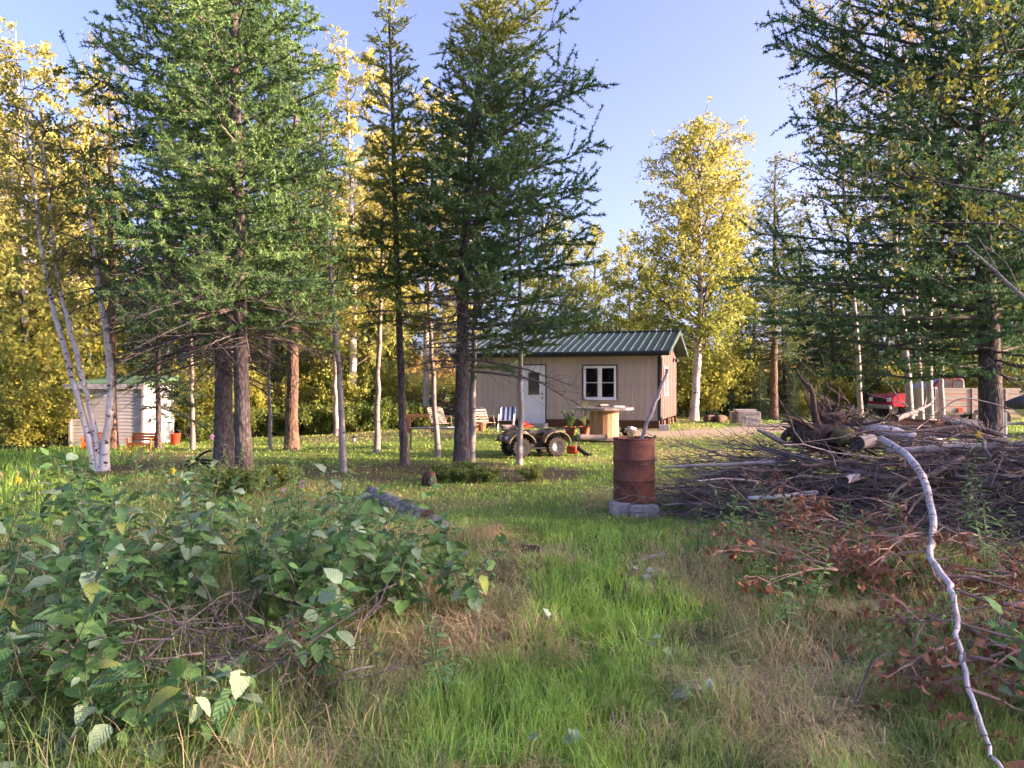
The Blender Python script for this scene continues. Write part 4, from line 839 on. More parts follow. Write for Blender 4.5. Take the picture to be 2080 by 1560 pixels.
small('folded_cloth', 'pale folded cloth on the right of the spool table', 'cloth', [('cloth', lambda b: [b.box((0, 0, .012), (.34, .26, .018)), b.box((.01, 0, .032), (.30, .25, .016))], m_whitec)], (tx + .38, ty - .25, tt + .01), .2)
def pot(px, d, r, h, mm, lab, hang=False, z=None):
    x, y, z0 = GP(px, d); t = thing('flower_pot', lab, 'plant pot', (x, y, z0 if z is None else z)); MB().lathe([(0, .01), (r * .7, 0), (r * .95, h * .85), (r * 1.08, h * .85), (r * 1.08, h), (r * .95, h), (r * .9, h * .8), (0, h * .8)], 18).build('pot', mm, t, True); return t
def potted(t, h, n, seed, tall=False):
    g = np.random.default_rng(seed); paths = []; P = []
    for i in range(7):
        a = g.uniform(0, 6.28); e = g.uniform(.1, .5) * (.3 if tall else 1); q = np.linspace(0, 1, 4); pp = np.stack([math.cos(a) * h * e * q, math.sin(a) * h * e * q, .2 + h * q * g.uniform(.6, 1)], -1); paths.append((pp, .006 * (1 - q) + .002)); P.append(pp)
    obj('stem', tube_mesh('stem', paths, 4, m_pstem), t); P = np.stack(P); ix = g.integers(0, 7, n); tq = g.uniform(.3, 3, n); i0 = np.minimum(tq.astype(int), 2); fr = (tq - i0)[:, None]
    Q = P[ix, i0] * (1 - fr) + P[ix, i0 + 1] * fr + g.normal(0, .04, (n, 3)); V, Fc, C = leaf_quads(Q, g, .08, np.array([.10, .20, .04]) * (.6 + .8 * g.random((n, 1))), .2); obj('foliage', np_mesh('foliage', V, Fc, m_leaf, C), t)
m_pstem = MAT('green_stem', (.14, .17, .05), (.10, .12, .04), .6)
t = pot(1158, 23.2, .17, .28, m_terra, 'terracotta pot with bushy green plant behind the quad bike'); potted(t, .62, 160, 3)
t = pot(1187, 23.0, .17, .30, m_terra, 'old terracotta pot with tall thin stalk beside the spool table'); potted(t, .95, 40, 4, True)
t = pot(979, 25.2, .15, .26, m_terra, 'terracotta pot beside the tan folding chair'); potted(t, .35, 90, 5)
t = pot(964, 24.8, .13, .24, m_terra, 'small terracotta pot half hidden by the forked trunk'); potted(t, .4, 60, 6)
x, y, z = GP(1205, 21.6); stick_obj('firewood_log', 'short weathered log lying at the foot of the spool table', 'log', [(x - .45, y, z + .15), (x, y + .02, z + .14), (x + .4, y - .03, z + .13)], .085, m_grey, k=10)
t = thing('garden_machine', 'black and white garden machine on its side behind the spool', 'machine', GP(1275, 23.4), .4)
MB().box((0, 0, .12), (.42, .26, .16), ry=.25).build('housing', m_black, t, bevel=.03); MB().box((.12, -.05, .22), (.22, .2, .08), ry=.3).build('cover', m_white, t, bevel=.02)
for s_ in (-.13, .13): MB().lathe([(.03, -.02), (.10, -.025), (.11, 0), (.10, .025), (.03, .02)], 16, Matrix.Translation((-.02, s_, .11)) @ Matrix.Rotation(PI / 2, 4, 'X')).build('wheel', m_rubber, t, True)
b = MB(); b.tube([(-.2, 0, .18), (-.42, 0, .34), (-.5, .02, .36)], .014, 6); b.build('handle', m_blackm, t)
# chainsaw on the lawn
t = thing('string_trimmer', 'red and black garden blower lying on the lawn behind the quad bike', 'blower', GP(1172, 19.0), -.35)
MB().box((-.12, 0, .14), (.26, .2, .2)).build('motor_housing', m_redp, t, bevel=.04); MB().lathe([(.0, .0), (.05, 0), (.055, .3), (.12, .40), (.0, .40)], 12, Matrix.Translation((.0, 0, .20)) @ Matrix.Rotation(math.radians(125), 4, 'Y')).build('nozzle', m_black, t, True)
b = MB(); b.tube([(-.22, 0, .24), (-.18, 0, .36), (-.04, 0, .40), (.06, 0, .34), (.07, 0, .22)], .018, 8); b.build('handle', m_black, t, True)
# ------------------------------------------------------------------ chairs, table, log bench
def lawn_chair(lab, px, d, rz, mats, frame, sc=1.0, recline=.35):
    t = thing('folding_chair', lab, 'chair', GP(px, d), rz, scale=sc); w = .27
    for s_ in (-w, w):
        b = MB(); b.tube([(s_, -.24, .01), (s_, -.18, .40), (s_, -.10, .60), (s_, .16, .60), (s_, .30, .40)], .013, 7); b.build('arm_frame', frame, t, True)
        b = MB(); b.tube([(s_, .30, .01), (s_, .0, .30), (s_, -.24, .40)], .013, 7); b.build('leg', frame, t, True)
        MB().box((s_, .02, .618), (.05, .30, .02)).build('armrest', frame, t, bevel=.006)
    b = MB(); y1 = .24 + .5 * recline; b.tube([(-w, .20, .36), (-w + .01, y1 - .03, .82), (-w + .06, y1, .88), (w - .06, y1, .88), (w - .01, y1 - .03, .82), (w, .20, .36), ], .013, 7); b.build('back_frame', frame, t, True)
    b = MB(); b.tube([(-w, -.24, .40), (w, -.24, .40)], .013, 7); b.build('seat_bar', frame, t, True)
    return t, w, y1
def straps(t, w, y1, mat, n=6):
    for i in range(n):
        u = (i + .5) / n; MB().box((0, .20 + (y1 - .22) * u, .40 + .45 * u), (2 * w, .012, .05), rx=-.3).build('back_strap', mat, t)
    for i in range(5): MB().box((0, -.19 + i * .09, .405 - i * .004), (2 * w, .06, .012)).build('seat_strap', mat, t)
t, w, y1 = lawn_chair('tan strapped folding lawn chair beside the striped chair', 985, 23.6, -2.55 + PI, None, m_tube, .92); straps(t, w, y1, m_strap, 5)
t, w, y1 = lawn_chair('blue and white striped canvas lawn chair by the cabin wall', 1029, 24.6, -.15, None, m_steel, .92)
for i, mm in enumerate((m_lbluec, m_bluec, m_whitec, m_bluec, m_whitec, m_bluec, m_lbluec)):
    x = -.23 + i * .0767; b = MB(); b.add([(x - .037, .20, .38), (x + .037, .20, .38), (x + .037, y1, .86), (x - .037, y1, .86)], [(0, 1, 2, 3)]); b.add([(x - .037, -.24, .405), (x + .037, -.24, .405), (x + .037, .20, .38), (x - .037, .20, .38)], [(0, 1, 2, 3)])
    o = b.build('canvas_stripe', mm, t); o.modifiers.new('Solid', 'SOLIDIFY').thickness = .006
t, w, y1 = lawn_chair('tan strapped lounge chair tilted back behind the black table', 897, 23.0, .5, None, m_tube, .95, .7); straps(t, w, y1, m_strap, 7)
t = thing('table', 'long low black table with thin legs between the tree trunks', 'table', GP(898, 20.2), math.radians(8))
MB().box((0, 0, .56), (1.75, .62, .03)).build('tabletop', m_blackm, t, bevel=.006)
for x in (-.83, .83):
    for y in (-.27, .27): MB().box((x, y, .27), (.045, .045, .545)).build('leg', m_blackm, t)
    MB().box((x, 0, .505), (.03, .5, .06)).build('apron', m_blackm, t)
small('paper_sheet', 'pale sheet of paper on the black table', 'paper', [('sheet', lambda b: b.box((0, 0, .003), (.32, .24, .006)), m_whitec)], (GX(920, 20.2), 20.2, gzf(-1.6, 20.2) + .577), .3)
t = thing('timber_bench', 'rustic bench of one brown timber on posts behind the table', 'bench', GP(855, 24.2), .05)
MB().box((0, 0, .52), (1.0, .16, .10)).build('seat', m_skid, t, bevel=.015)
for x in (-.38, .38): MB().box((x, 0, .235), (.12, .13, .47)).build('leg', m_skid, t, bevel=.01)
t = thing('path_light', 'small black solar path light staked in the lawn', 'lamp', GP(719, 20.0)); b = MB(); b.tube([(0, 0, 0), (0, 0, .24)], .012, 6); b.build('stake', m_black, t); MB().lathe([(0, .24), (.035, .24), (.035, .34), (.0, .34)], 12).build('lens', m_steel, t); MB().lathe([(0, .40), (.02, .395), (.07, .345), (.0, .34)], 12).build('cap', m_black, t)
t = thing('bent_tube_frame', 'black bent tube frame lying on the lawn beside the thick trunk', 'frame', (GX(412, 16.6), 16.6, gzf(GX(412, 16.6), 16.6)), 0)
for nm, pts in (('long_tube', [(-.34, 0, .12), (-.2, 0, .15), (.4, .1, .11)]), ('long_tube', [(-.34, -.1, .06), (-.1, -.1, .10), (.4, 0, .05)]), ('curved_leg', [(-.26, -.12, -.03), (-.16, -.12, .12), (-.04, -.1, .24), (.10, -.06, .33), (.2, -.02, .35)]), ('cross_tube', [(.25, -.1, .02), (.3, .0, .16), (.32, .1, .0)])):
    b = MB(); b.tube(pts, .026, 8); b.build(nm, m_black, t, True)

# ------------------------------------------------------------------ quad bike (local x forward, y left)
q = thing('quad_bike', 'tan camouflage quad bike parked on the lawn with black tyres', 'quad bike', GP(1083, 18.9), math.radians(180 + 24), scale=.80)
def wheel(x, y, r, wd):
    t = MB(); rim_r = r * .52; prof = [(rim_r, -wd * .42), (r * .75, -wd * .5), (r * .93, -wd * .45), (r * .96, -wd * .2), (r * .96, wd * .2), (r * .93, wd * .45), (r * .75, wd * .5), (rim_r, wd * .42)]
    Mw = Matrix.Translation((x, y, r)) @ Matrix.Rotation(PI / 2, 4, 'X'); t.lathe(prof, 28, Mw)
    tyre = t.build('wheel', m_rubber, q, True)
    for i in range(18):
        for s_ in (-1, 1):
            a = 2 * PI * (i + .25 * s_) / 18; MB().box((r * .965 * math.cos(a), r * .965 * math.sin(a), s_ * wd * .25), (.05, .045, wd * .44), Mw, rz=a).build('tread_lug', m_rubber, tyre)
    MB().lathe([(0, -wd * .30), (.03, -wd * .32), (.045, -wd * .2), (rim_r * .55, -wd * .12), (rim_r * .62, -wd * .22), (rim_r * .9, -wd * .34), (rim_r, -wd * .44), (rim_r * 1.03, -wd * .42), (rim_r, wd * .42), (rim_r * .6, wd * .1), (0, wd * .1)], 24, Mw @ (Matrix.Rotation(PI, 4, 'X') if y > 0 else Matrix.Identity(4))).build('rim', m_steel, tyre, True)
for x, y in ((.60, .40), (.60, -.40)): wheel(x, y, .29, .19)
for x, y in ((-.58, .40), (-.58, -.40)): wheel(x, y, .295, .25)
def fender(x0, r, y0, y1, a0, a1, zc):
    b = MB(); n = 9; A_ = [math.radians(a0 + (a1 - a0) * i / n) for i in range(n + 1)]
    V = [(x0 + rr * math.cos(a), y, zc + rr * .85 * math.sin(a) + .015 * (y == y0)) for a in A_ for rr, y in ((r, y0), (r, y1), (r - .03, y1), (r - .03, y0))]
    Fc = [(4 * i + k, 4 * i + (k + 1) % 4, 4 * i + 4 + (k + 1) % 4, 4 * i + 4 + k) for i in range(n) for k in range(4)] + [(0, 3, 2, 1), (4 * n, 4 * n + 1, 4 * n + 2, 4 * n + 3)]
    b.add(V, Fc); return b
for s_ in (1, -1):
    fender(.60, .46, .16 * s_, .55 * s_, 12, 168, .36).build('front_fender', m_camo, q, True); fender(-.58, .47, .16 * s_, .57 * s_, 8, 172, .38).build('rear_fender', m_camo, q, True)
    MB().box((0, .34 * s_, .26), (.62, .26, .05)).build('footwell', m_black, q, bevel=.015); MB().box((.02, .24 * s_, .42), (.42, .04, .30)).build('side_panel', m_black, q, bevel=.01)
    MB().box((-1.0, .30 * s_, .60), (.04, .14, .08)).build('tail_light', m_redp, q, bevel=.012); MB().lathe([(0, 0), (.07, 0), (.075, -.05), (.05, -.09), (0, -.1)], 14, Matrix.Translation((1.02, .22 * s_, .56)) @ Matrix.Rotation(PI / 2, 4, 'Y')).build('headlight', m_whitec, q, True)
MB().prism([(1.02, .48), (1.0, .62), (.72, .72), (.35, .78), (.22, .70), (.22, .45)], -.20, .20).build('front_body', m_camo, q, bevel=.03)
MB().prism([(-1.0, .52), (-1.0, .66), (-.4, .72), (-.2, .60), (-.2, .45)], -.24, .24).build('rear_body', m_camo, q, bevel=.03)
MB().prism([(.30, .74), (.20, .82), (0, .76), (-.35, .78), (-.72, .84), (-.74, .70), (.2, .64)], -.15, .15).build('seat', m_black, q, bevel=.04)
MB().box((0, 0, .38), (.9, .36, .28)).build('engine', m_blackm, q, bevel=.03); MB().box((0, 0, .22), (1.5, .14, .07)).build('chassis', m_blackm, q)
for xa, xb in ((.42, 1.02), (-1.02, -.46)):
    b = MB(); z = .80
    for y in (-.34, -.17, 0, .17, .34): b.tube([(xa, y, z), (xb, y, z)], .011, 6)
    for x in (xa, (xa + xb) / 2, xb): b.tube([(x, -.40, z + .012), (x, .40, z + .012)], .013, 6)
    for y in (-.2, .2): b.tube([((xa + xb) / 2, y, z), ((xa + xb) / 2, y, .62)], .012, 6)
    b.build('cargo_rack', m_blackm, q)
b = MB(); b.tube([(.18, -.38, .98), (.26, -.18, .99), (.34, -.08, .93), (.34, .08, .93), (.26, .18, .99), (.18, .38, .98)], .013, 7); b.tube([(.34, 0, .93), (.42, 0, .72)], .025, 7); b.build('handlebar', m_blackm, q, True)
for s_ in (-1, 1): b = MB(); b.tube([(.19, .27 * s_, .985), (.17, .40 * s_, .978)], .022, 8); b.build('hand_grip', m_black, q, True)
MB().box((.36, 0, .985), (.10, .2, .09)).build('handlebar_pod', m_redp, q, bevel=.02)
b = MB(); b.tube([(1.04, -.25, .42), (1.10, -.2, .6), (1.10, .2, .6), (1.04, .25, .42)], .016, 7); b.build('front_bumper', m_blackm, q, True)
small('wooden_crate', 'small wooden crate strapped to the front rack of the quad bike', 'crate', [('board', lambda b: b.box((0, 0, .06), (.34, .22, .12)), m_grey)], tuple(q.location + Vector((-.62, .16, .63))), .3)
small('red_tool_bag', 'red tools heaped on the rack of the quad bike', 'tools', [('bag', lambda b: [b.box((0, 0, .05), (.2, .14, .07)), b.box((.1, .02, .09), (.18, .05, .05), ry=.4), b.box((-.1, 0, .12), (.2, .04, .04), ry=-.5)], m_redp)], (q.location.x - .18, q.location.y + .1, q.location.z + .665), .3)

# ------------------------------------------------------------------ concrete blocks by the drive
for i, (px0, px1, y0, y1, dd, lab) in enumerate(((1484, 1500, 827, 851, 30.3, 'rear grey concrete block of the stack by the drive'), (1498, 1542, 827, 852, 29.8, 'large pale concrete block of the stack by the drive'), (1514, 1541, 837, 854, 29.2, 'square concrete slab leaning on the block stack'))):
    x0, x1 = GX(px0, dd), GX(px1, dd); hh = (y1 - y0) / F * dd; xm = (x0 + x1) / 2
    o = MB().box((0, 0, hh / 2), (x1 - x0, .5 if i < 2 else .07, hh), rx=-.18 if i == 2 else 0).build('concrete_block', m_conc, None, bevel=.015); o.location = (xm, dd, gzf(xm, dd) - .02); o.rotation_euler[2] = -.12; tag(o, lab, 'block', 'concrete blocks by the drive')
b = MB(); o = MB().box((0, 0, .05), (.8, .45, .09)).build('concrete_slab', m_conc, None, bevel=.012); x = GX(1512, 29.9); o.location = (x, 29.9, gzf(x, 29.9) + .455); o.rotation_euler[2] = -.05; tag(o, 'thin concrete cap lying on top of the block stack', 'block')
for px, dd, lab in ((1447, 31, 'round cut log end lying by the yellow birch'), (1468, 31, 'short brown log lying between the birch and the blocks')):
    x, y, z = GP(px, dd); stick_obj('firewood_log', lab, 'log', [(x - .3, y - .2, z + .13), (x + .15, y + .3, z + .13)], .15, m_barkred, k=12)

# ------------------------------------------------------------------ red pickup, trailer, boat
tk = thing('pickup_truck', 'red pickup truck parked beyond the birch stems', 'truck', GP(1908, 33), PI + .08)
def arch(out, x, r): return out
bodyo = [(2.65, .55), (2.72, .75), (2.65, .98), (2.45, 1.08), (1.15, 1.18), (-.55, 1.16), (-.6, 1.12), (-2.7, 1.12), (-2.72, .6), (-2.1, .55), (-2.05, .75), (-1.85, .95), (-1.6, 1.0), (-1.35, .95), (-1.15, .75), (-1.1, .5), (1.15, .5), (1.2, .75), (1.4, .95), (1.65, 1.0), (1.9, .95), (2.1, .75), (2.15, .55)]
MB().prism(bodyo, -.92, .92).build('body', m_red, tk, bevel=.04)
cab = MB().prism([(1.05, 1.165), (.45, 1.74), (.2, 1.80), (-.45, 1.80), (-.58, 1.70), (-.62, 1.165)], -.80, .80).build('cab', m_red, tk, bevel=.05)
MB().prism([(.95, 1.22), (.42, 1.70), (.02, 1.72), (.02, 1.22)], -.815, .815).build('side_window', m_black, cab); MB().prism([(-.06, 1.22), (-.06, 1.72), (-.42, 1.72), (-.52, 1.66), (-.54, 1.22)], -.815, .815).build('side_window', m_black, cab)
MB().add([(1.07, -.72, 1.20), (1.07, .72, 1.20), (.49, .66, 1.735), (.49, -.66, 1.735)], [(0, 1, 2, 3)]).build('windscreen', m_blue, cab)
for s_ in (-1, 1):
    MB().box((.86, .98 * s_, 1.28), (.10, .16, .20)).build('wing_mirror', m_whitec, tk, bevel=.02); MB().box((2.66, .68 * s_, .84), (.10, .32, .18)).build('headlight', m_whitec, tk, bevel=.02)
    for x in (1.65, -1.6):
        Mw = Matrix.Translation((x, .82 * s_, .39)) @ Matrix.Rotation(PI / 2, 4, 'X'); wo = MB().lathe([(.22, -.12), (.37, -.13), (.39, -.1), (.39, .1), (.37, .13), (.22, .12)], 24, Mw).build('wheel', m_rubber, tk, True); MB().lathe([(0, -.10), (.1, -.12), (.22, -.11), (.22, .11), (.1, .12), (0, .1)], 20, Mw).build('rim', m_steel, wo, True)
MB().box((2.74, 0, .55), (.14, 1.75, .18)).build('bumper', m_steel, tk, bevel=.03)
MB().box((2.70, 0, .84), (.06, 1.0, .2)).build('grille', m_black, tk, bevel=.01)
tr = thing('utility_trailer', 'long faded tan box trailer parked in front of the red truck', 'trailer', GP(1975, 27.5), .04)
for z in (.62, .84, 1.06, 1.28): MB().box((0, -.9, z), (3.9, .04, .205)).build('side_board', m_tanp, tr, bevel=.008)
MB().box((0, 0, .5), (3.9, 1.8, .08)).build('deck', m_grey, tr)
for x in (-1.93, 1.93): MB().box((x, 0, .95), (.05, 1.76, .85)).build('end_board', m_tanp, tr)
for x in (-1.7, -.6, .6, 1.7): MB().box((x, -.935, .92), (.07, .035, .9)).build('stake', m_grey, tr)
MB().box((-1.05, -.95, .62), (.16, .02, .16)).build('reflector', m_redp, tr)
for x in (-.35, .45):
    Mw = Matrix.Translation((x, -.86, .32)) @ Matrix.Rotation(PI / 2, 4, 'X'); wo = MB().lathe([(.17, -.09), (.30, -.1), (.32, -.07), (.32, .07), (.30, .1), (.17, .09)], 20, Mw).build('wheel', m_rubber, tr, True); MB().lathe([(0, .1), (.17, .09), (.17, -.09), (0, -.07)], 16, Mw).build('rim', m_steel, wo, True)
bt = thing('covered_boat', 'boat under a dark cover on a trailer at the right edge', 'boat', GP(2045, 22.5), .12)
secs = [(0.0, .03, .95, 1.05), (.5, .35, .62, 1.1), (1.2, .62, .48, 1.12), (2.4, .78, .42, 1.12), (4.2, .80, .40, 1.10)]
V = []; 
for x, hw, zb_, zt in secs: V += [(x, 0, zb_), (x, -hw * .7, zb_ + .12), (x, -hw, zt - .16), (x, -hw, zt), (x, hw, zt), (x, hw, zt - .16), (x, hw * .7, zb_ + .12)]
Fc = [(7 * i + k, 7 * i + 7 + k, 7 * i + 7 + (k + 1) % 7, 7 * i + (k + 1) % 7) for i in range(4) for k in range(7)] + [tuple(range(7)), tuple(range(28, 35))[::-1]]
MB().add(V, Fc).build('hull', m_hull, bt)
V = []
for x, hw, zb_, zt in [(-.05, .05, 0, 1.03), (.5, .40, 0, 1.05), (1.2, .68, 0, 1.08), (2.4, .84, 0, 1.08), (4.25, .86, 0, 1.06)]: V += [(x, -hw, zt - .2), (x, -hw, zt), (x, -hw * .5, zt + .22 * min(1, x + .15)), (x, 0, zt + .30 * min(1.2, x + .2)), (x, hw * .5, zt + .22 * min(1, x + .15)), (x, hw, zt), (x, hw, zt - .2)]
Fc = [(7 * i + k, 7 * i + 7 + k, 7 * i + 8 + k, 7 * i + 1 + k) for i in range(4) for k in range(6)]
o = MB().add(V, Fc).build('cover', m_tarp, bt, True); o.modifiers.new('Solid', 'SOLIDIFY').thickness = .01
b = MB(); b.tube([(-.6, 0, .42), (4.0, 0, .38)], .05, 6); b.tube([(2.6, -.8, .34), (2.6, .8, .34)], .04, 6); b.build('trailer_frame', m_steel, bt)
b = MB(); b.tube([(-.12, -.1, .02), (-.12, -.1, .75)], .035, 8); b.box((-.12, -.1, .02), (.16, .16, .05)); b.build('jack_post', m_whitec, bt)
for s_ in (-1, 1): MB().lathe([(0, -.09), (.17, -.09), (.30, -.1), (.32, 0), (.30, .1), (.17, .09), (0, .09)], 20, Matrix.Translation((2.6, .86 * s_, .32)) @ Matrix.Rotation(PI / 2, 4, 'X')).build('wheel', m_rubber, bt, True)

# ------------------------------------------------------------------ lumber and bucket behind the brush pile
for k, (p0, p1, d0, d1, w, th, lab) in enumerate((
    ((1798, 855), (2010, 872), 13.6, 13.2, .16, .04, 'long dark plank, upper of the pair left of the big larch trunk'), ((1806, 862), (1992, 882), 13.0, 12.8, .18, .04, 'long dark plank, lower of the pair left of the big larch trunk'),
    ((1915, 850), (1995, 864), 13.3, 13.0, .24, .05, 'short wide grey plank on top of the lumber heap'), ((1900, 868), (1950, 850), 13.1, 13.3, .16, .04, 'short tilted plank propping up the lumber heap'),
    ((1925, 866), (1990, 880), 13.2, 12.8, .20, .04, 'middle grey plank of the lumber heap'), ((1955, 895), (2000, 866), 12.9, 13.0, .14, .04, 'steep plank leaning against the big larch trunk'))):
    a, c = P3(*p0, d0), P3(*p1, d1); v = Vector(c - a); L_ = v.length; o = MB().box((L_ / 2, 0, 0), (L_, w, th)).build('plank', m_grey if k in (2, 4) else m_skid, None, bevel=.004)
    o.location = a; qd = v.to_track_quat('X', 'Z'); o.rotation_mode = 'QUATERNION'; o.rotation_quaternion = qd @ Euler((.35 if k in (2, 4) else 1.35, 0, 0)).to_quaternion(); tag(o, lab, 'plank', 'lumber heap')
for i in range(3):
    x = GX(1855 + 45 * i, 13.2); o = MB().box((0, 0, .35), (.2, .3, .75)).build('stump_block', m_root, None, bevel=.03); o.location = (x, 13.3, gzf(x, 13.3)); o.rotation_euler[2] = i; tag(o, ['upright log block under the left end of the planks', 'upright log block under the middle of the planks', 'upright log block under the right end of the planks'][i], 'log', 'blocks under the planks')
t = thing('jerrycan', 'white plastic jerrycan standing behind the lumber', 'jerrycan', (GX(1896, 15.5), 15.5, gzf(GX(1896, 15.5), 15.5) + .62)); MB().box((0, 0, .2), (.28, .2, .40)).build('body', m_white, t, bevel=.04); b = MB(); b.tube([(-.08, 0, .38), (-.06, 0, .46), (.04, 0, .46), (.06, 0, .39)], .015, 6); b.build('handle', m_white, t); MB().lathe([(0, .45), (.03, .45), (.03, .38)], 10, Matrix.Translation((.1, 0, 0))).build('cap', m_redp, t)
o = MB().box((0, 0, .3), (.7, .5, .6)).build('wooden_crate', m_grey, None, bevel=.01); o.location = (GX(1896, 15.5), 15.6, gzf(GX(1896, 15.5), 15.5)); tag(o, 'old crate under the white jerrycan', 'crate')

# ------------------------------------------------------------------ brush pile
g = np.random.default_rng(202)
def pile_top(x, y):
    """height of the heap: long ridge running to the right, fading towards the barrel"""
    cy = 10.6 - .25 * (x - 4); r = np.clip(1 - ((y - cy) / 2.0) ** 2, 0, 1); e = smooth(1.9, 5.1, x) ** .8
    return 1.0 * np.sqrt(r) * e * (1 + .28 * np.exp(-((x - 4.7) / 1.0) ** 2))
fine = []
def brush(x, y, z, L, az, pitch, r, nb, g, out, bend=.1):
    n = 6; s = np.linspace(0, 1, n); d = np.array([math.cos(az) * math.cos(pitch), math.sin(az) * math.cos(pitch), math.sin(pitch)]); sd_ = norm(np.cross(d, [0, 0, 1.]))
    P = np.array([x, y, z]) + d * (L * s)[:, None] + sd_ * (L * g.normal(0, bend) * s ** 2)[:, None]; P[:, 2] += L * g.normal(0, bend * .5) * s ** 2; P[1:] += g.normal(0, .012 * L, (n - 1, 3))
    P[:, 2] = np.maximum(P[:, 2], gz(P[:, 0], P[:, 1]) + r)
    out.append((P, r * (1 - .75 * s)))
    for j in range(nb):
        sj = g.uniform(.3, .95); p0 = np.array([np.interp(sj, s, P[:, k]) for k in range(3)]); l2 = L * g.uniform(.12, .35); a2 = norm(d + rand_unit(1, g)[0] * .75); q = np.linspace(0, 1, 4)
        pp = p0 + a2 * (l2 * q)[:, None]; pp[1:] += g.normal(0, .02 * l2, (3, 3)); pp[:, 2] = np.maximum(pp[:, 2], gz(pp[:, 0], pp[:, 1]) + .01); out.append((pp, r * .4 * (1 - .7 * q) + .001))
    return P
for i in range(700):
    x = g.uniform(2.2, 8.5); cy = 10.6 - .25 * (x - 4); y = cy + g.normal(0, .85); h = float(pile_top(x, y))
    if h < .05: continue
    z = gzf(x, y) + h * g.random() ** .6; az = g.normal(PI - .1, .6) if g.random() < .5 else g.uniform(0, 2 * PI)
    brush(x + .5, y, z, g.uniform(.7, 1.9), az, g.normal(0, .24), g.uniform(.005, .013), g.integers(3, 7), g, fine)
for i in range(330):   # loose twigs down the front of the heap
    x = g.uniform(3.0, 8.0); cy = 10.6 - .25 * (x - 4); y = cy - g.uniform(.9, 2.3); h = float(pile_top(x, min(y + .35, cy))); z = gzf(x, y) + h * g.uniform(.05, 1.0)
    brush(x, y, z, g.uniform(.4, 1.1), g.uniform(0, 2 * PI), g.normal(0, .35), g.uniform(.004, .009), g.integers(2, 5), g, fine, .2)
for i in range(130):   # twiggy left end facing the barrel
    x = g.uniform(2.9, 4.4); y = 10.4 + g.normal(0, .55); z = gzf(x, y) + g.uniform(.05, .85)
    brush(x, y, z, g.uniform(.6, 1.3), g.normal(PI, .4), g.normal(.0, .2), .008, g.integers(5, 9), g, fine)
for i in range(170):   # spill towards the camera on the right
    x = g.uniform(4.2, 7.2); y = g.uniform(5.8, 8.8); z = gzf(x, y) + g.uniform(.03, .45) * float(smooth(5.2, 8.5, y))
    brush(x, y, z, g.uniform(.6, 1.4), g.uniform(2.2, 4.6), g.normal(0, .15), g.uniform(.004, .009), g.integers(2, 6), g, fine)
me = tube_mesh('brush_twigs', fine, 4, MAT('dark_twigs', (.26, .21, .175), (.075, .06, .05), .9, 2.5)); tag(obj('brush_twigs', me), 'tangle of dark fine twigs filling the brush pile', 'twigs', kind='stuff')
# dark core of older debris under the twigs
xsn = np.linspace(2.6, 9, 60); ysn = np.linspace(7.0, 13.2, 46); ggx, ggy = np.meshgrid(xsn, ysn); hz = gz(ggx, ggy) - .05 + .38 * pile_top(ggx, ggy) * (.2 + 1.3 * fnoise(ggx, ggy, .35, 7))
nx_, ny_ = 60, 46; ii = np.arange(ny_ - 1)[:, None] * nx_ + np.arange(nx_ - 1)[None]
tag(obj('brush_debris', np_mesh('brush_debris', np.stack([ggx, ggy, hz], -1).reshape(-1, 3), np.stack([ii, ii + 1, ii + nx_ + 1, ii + nx_], -1).reshape(-1, 4), m_soil, smooth_=True)), 'dark rotted debris packed inside the brush pile', 'debris', kind='stuff')
GRP = 'branches of the brush pile'
for i in range(140):
    x = g.uniform(3.0, 8.2); cy = 10.6 - .25 * (x - 4); y = cy - abs(g.normal(.3, .7)) * (1 if g.random() < .7 else -1); h = float(pile_top(x, y))
    if h < .12: continue
    z = gzf(x, y) + h * g.uniform(.55, 1.08); L_ = g.uniform(1.0, 2.6); r = g.choice([.012, .016, .022, .03, .045]) * g.uniform(.8, 1.2); az = g.normal(PI + .05, .5) if g.random() < .65 else g.uniform(0, 6.28); out = []
    brush(x + L_ * .4, y, z, L_, az, g.normal(0, .15), r, g.integers(1, 4), g, out, .06); b0 = out[0][0][0].copy(); o = obj('branch', tube_mesh('branch', [(P - b0, rr) for P, rr in out], 6, m_greybr if g.random() < .3 else m_dkbark)); o.location = b0
    xr = b0[0] - L_ * .4; side_ = 'left end' if xr < 3.9 else 'left part' if xr < 5.0 else 'middle' if xr < 6.0 else 'right part' if xr < 7.0 else 'right end'
    cy_ = 10.6 - .25 * (xr - 4); where_ = 'low in front of' if b0[1] < cy_ - .9 else 'on the front of' if b0[1] < cy_ - .3 else 'on top of' if b0[1] < cy_ + .4 else 'behind'
    tag(o, f"{'thin' if r < .016 else 'stout' if r > .028 else 'medium'} {'pale grey' if o.data.materials[0] is m_greybr else 'dark brown'} {'crosswise' if abs(math.sin(az)) > .5 else 'lengthwise'} branch {where_} the {side_} of the brush pile", 'branch', GRP)
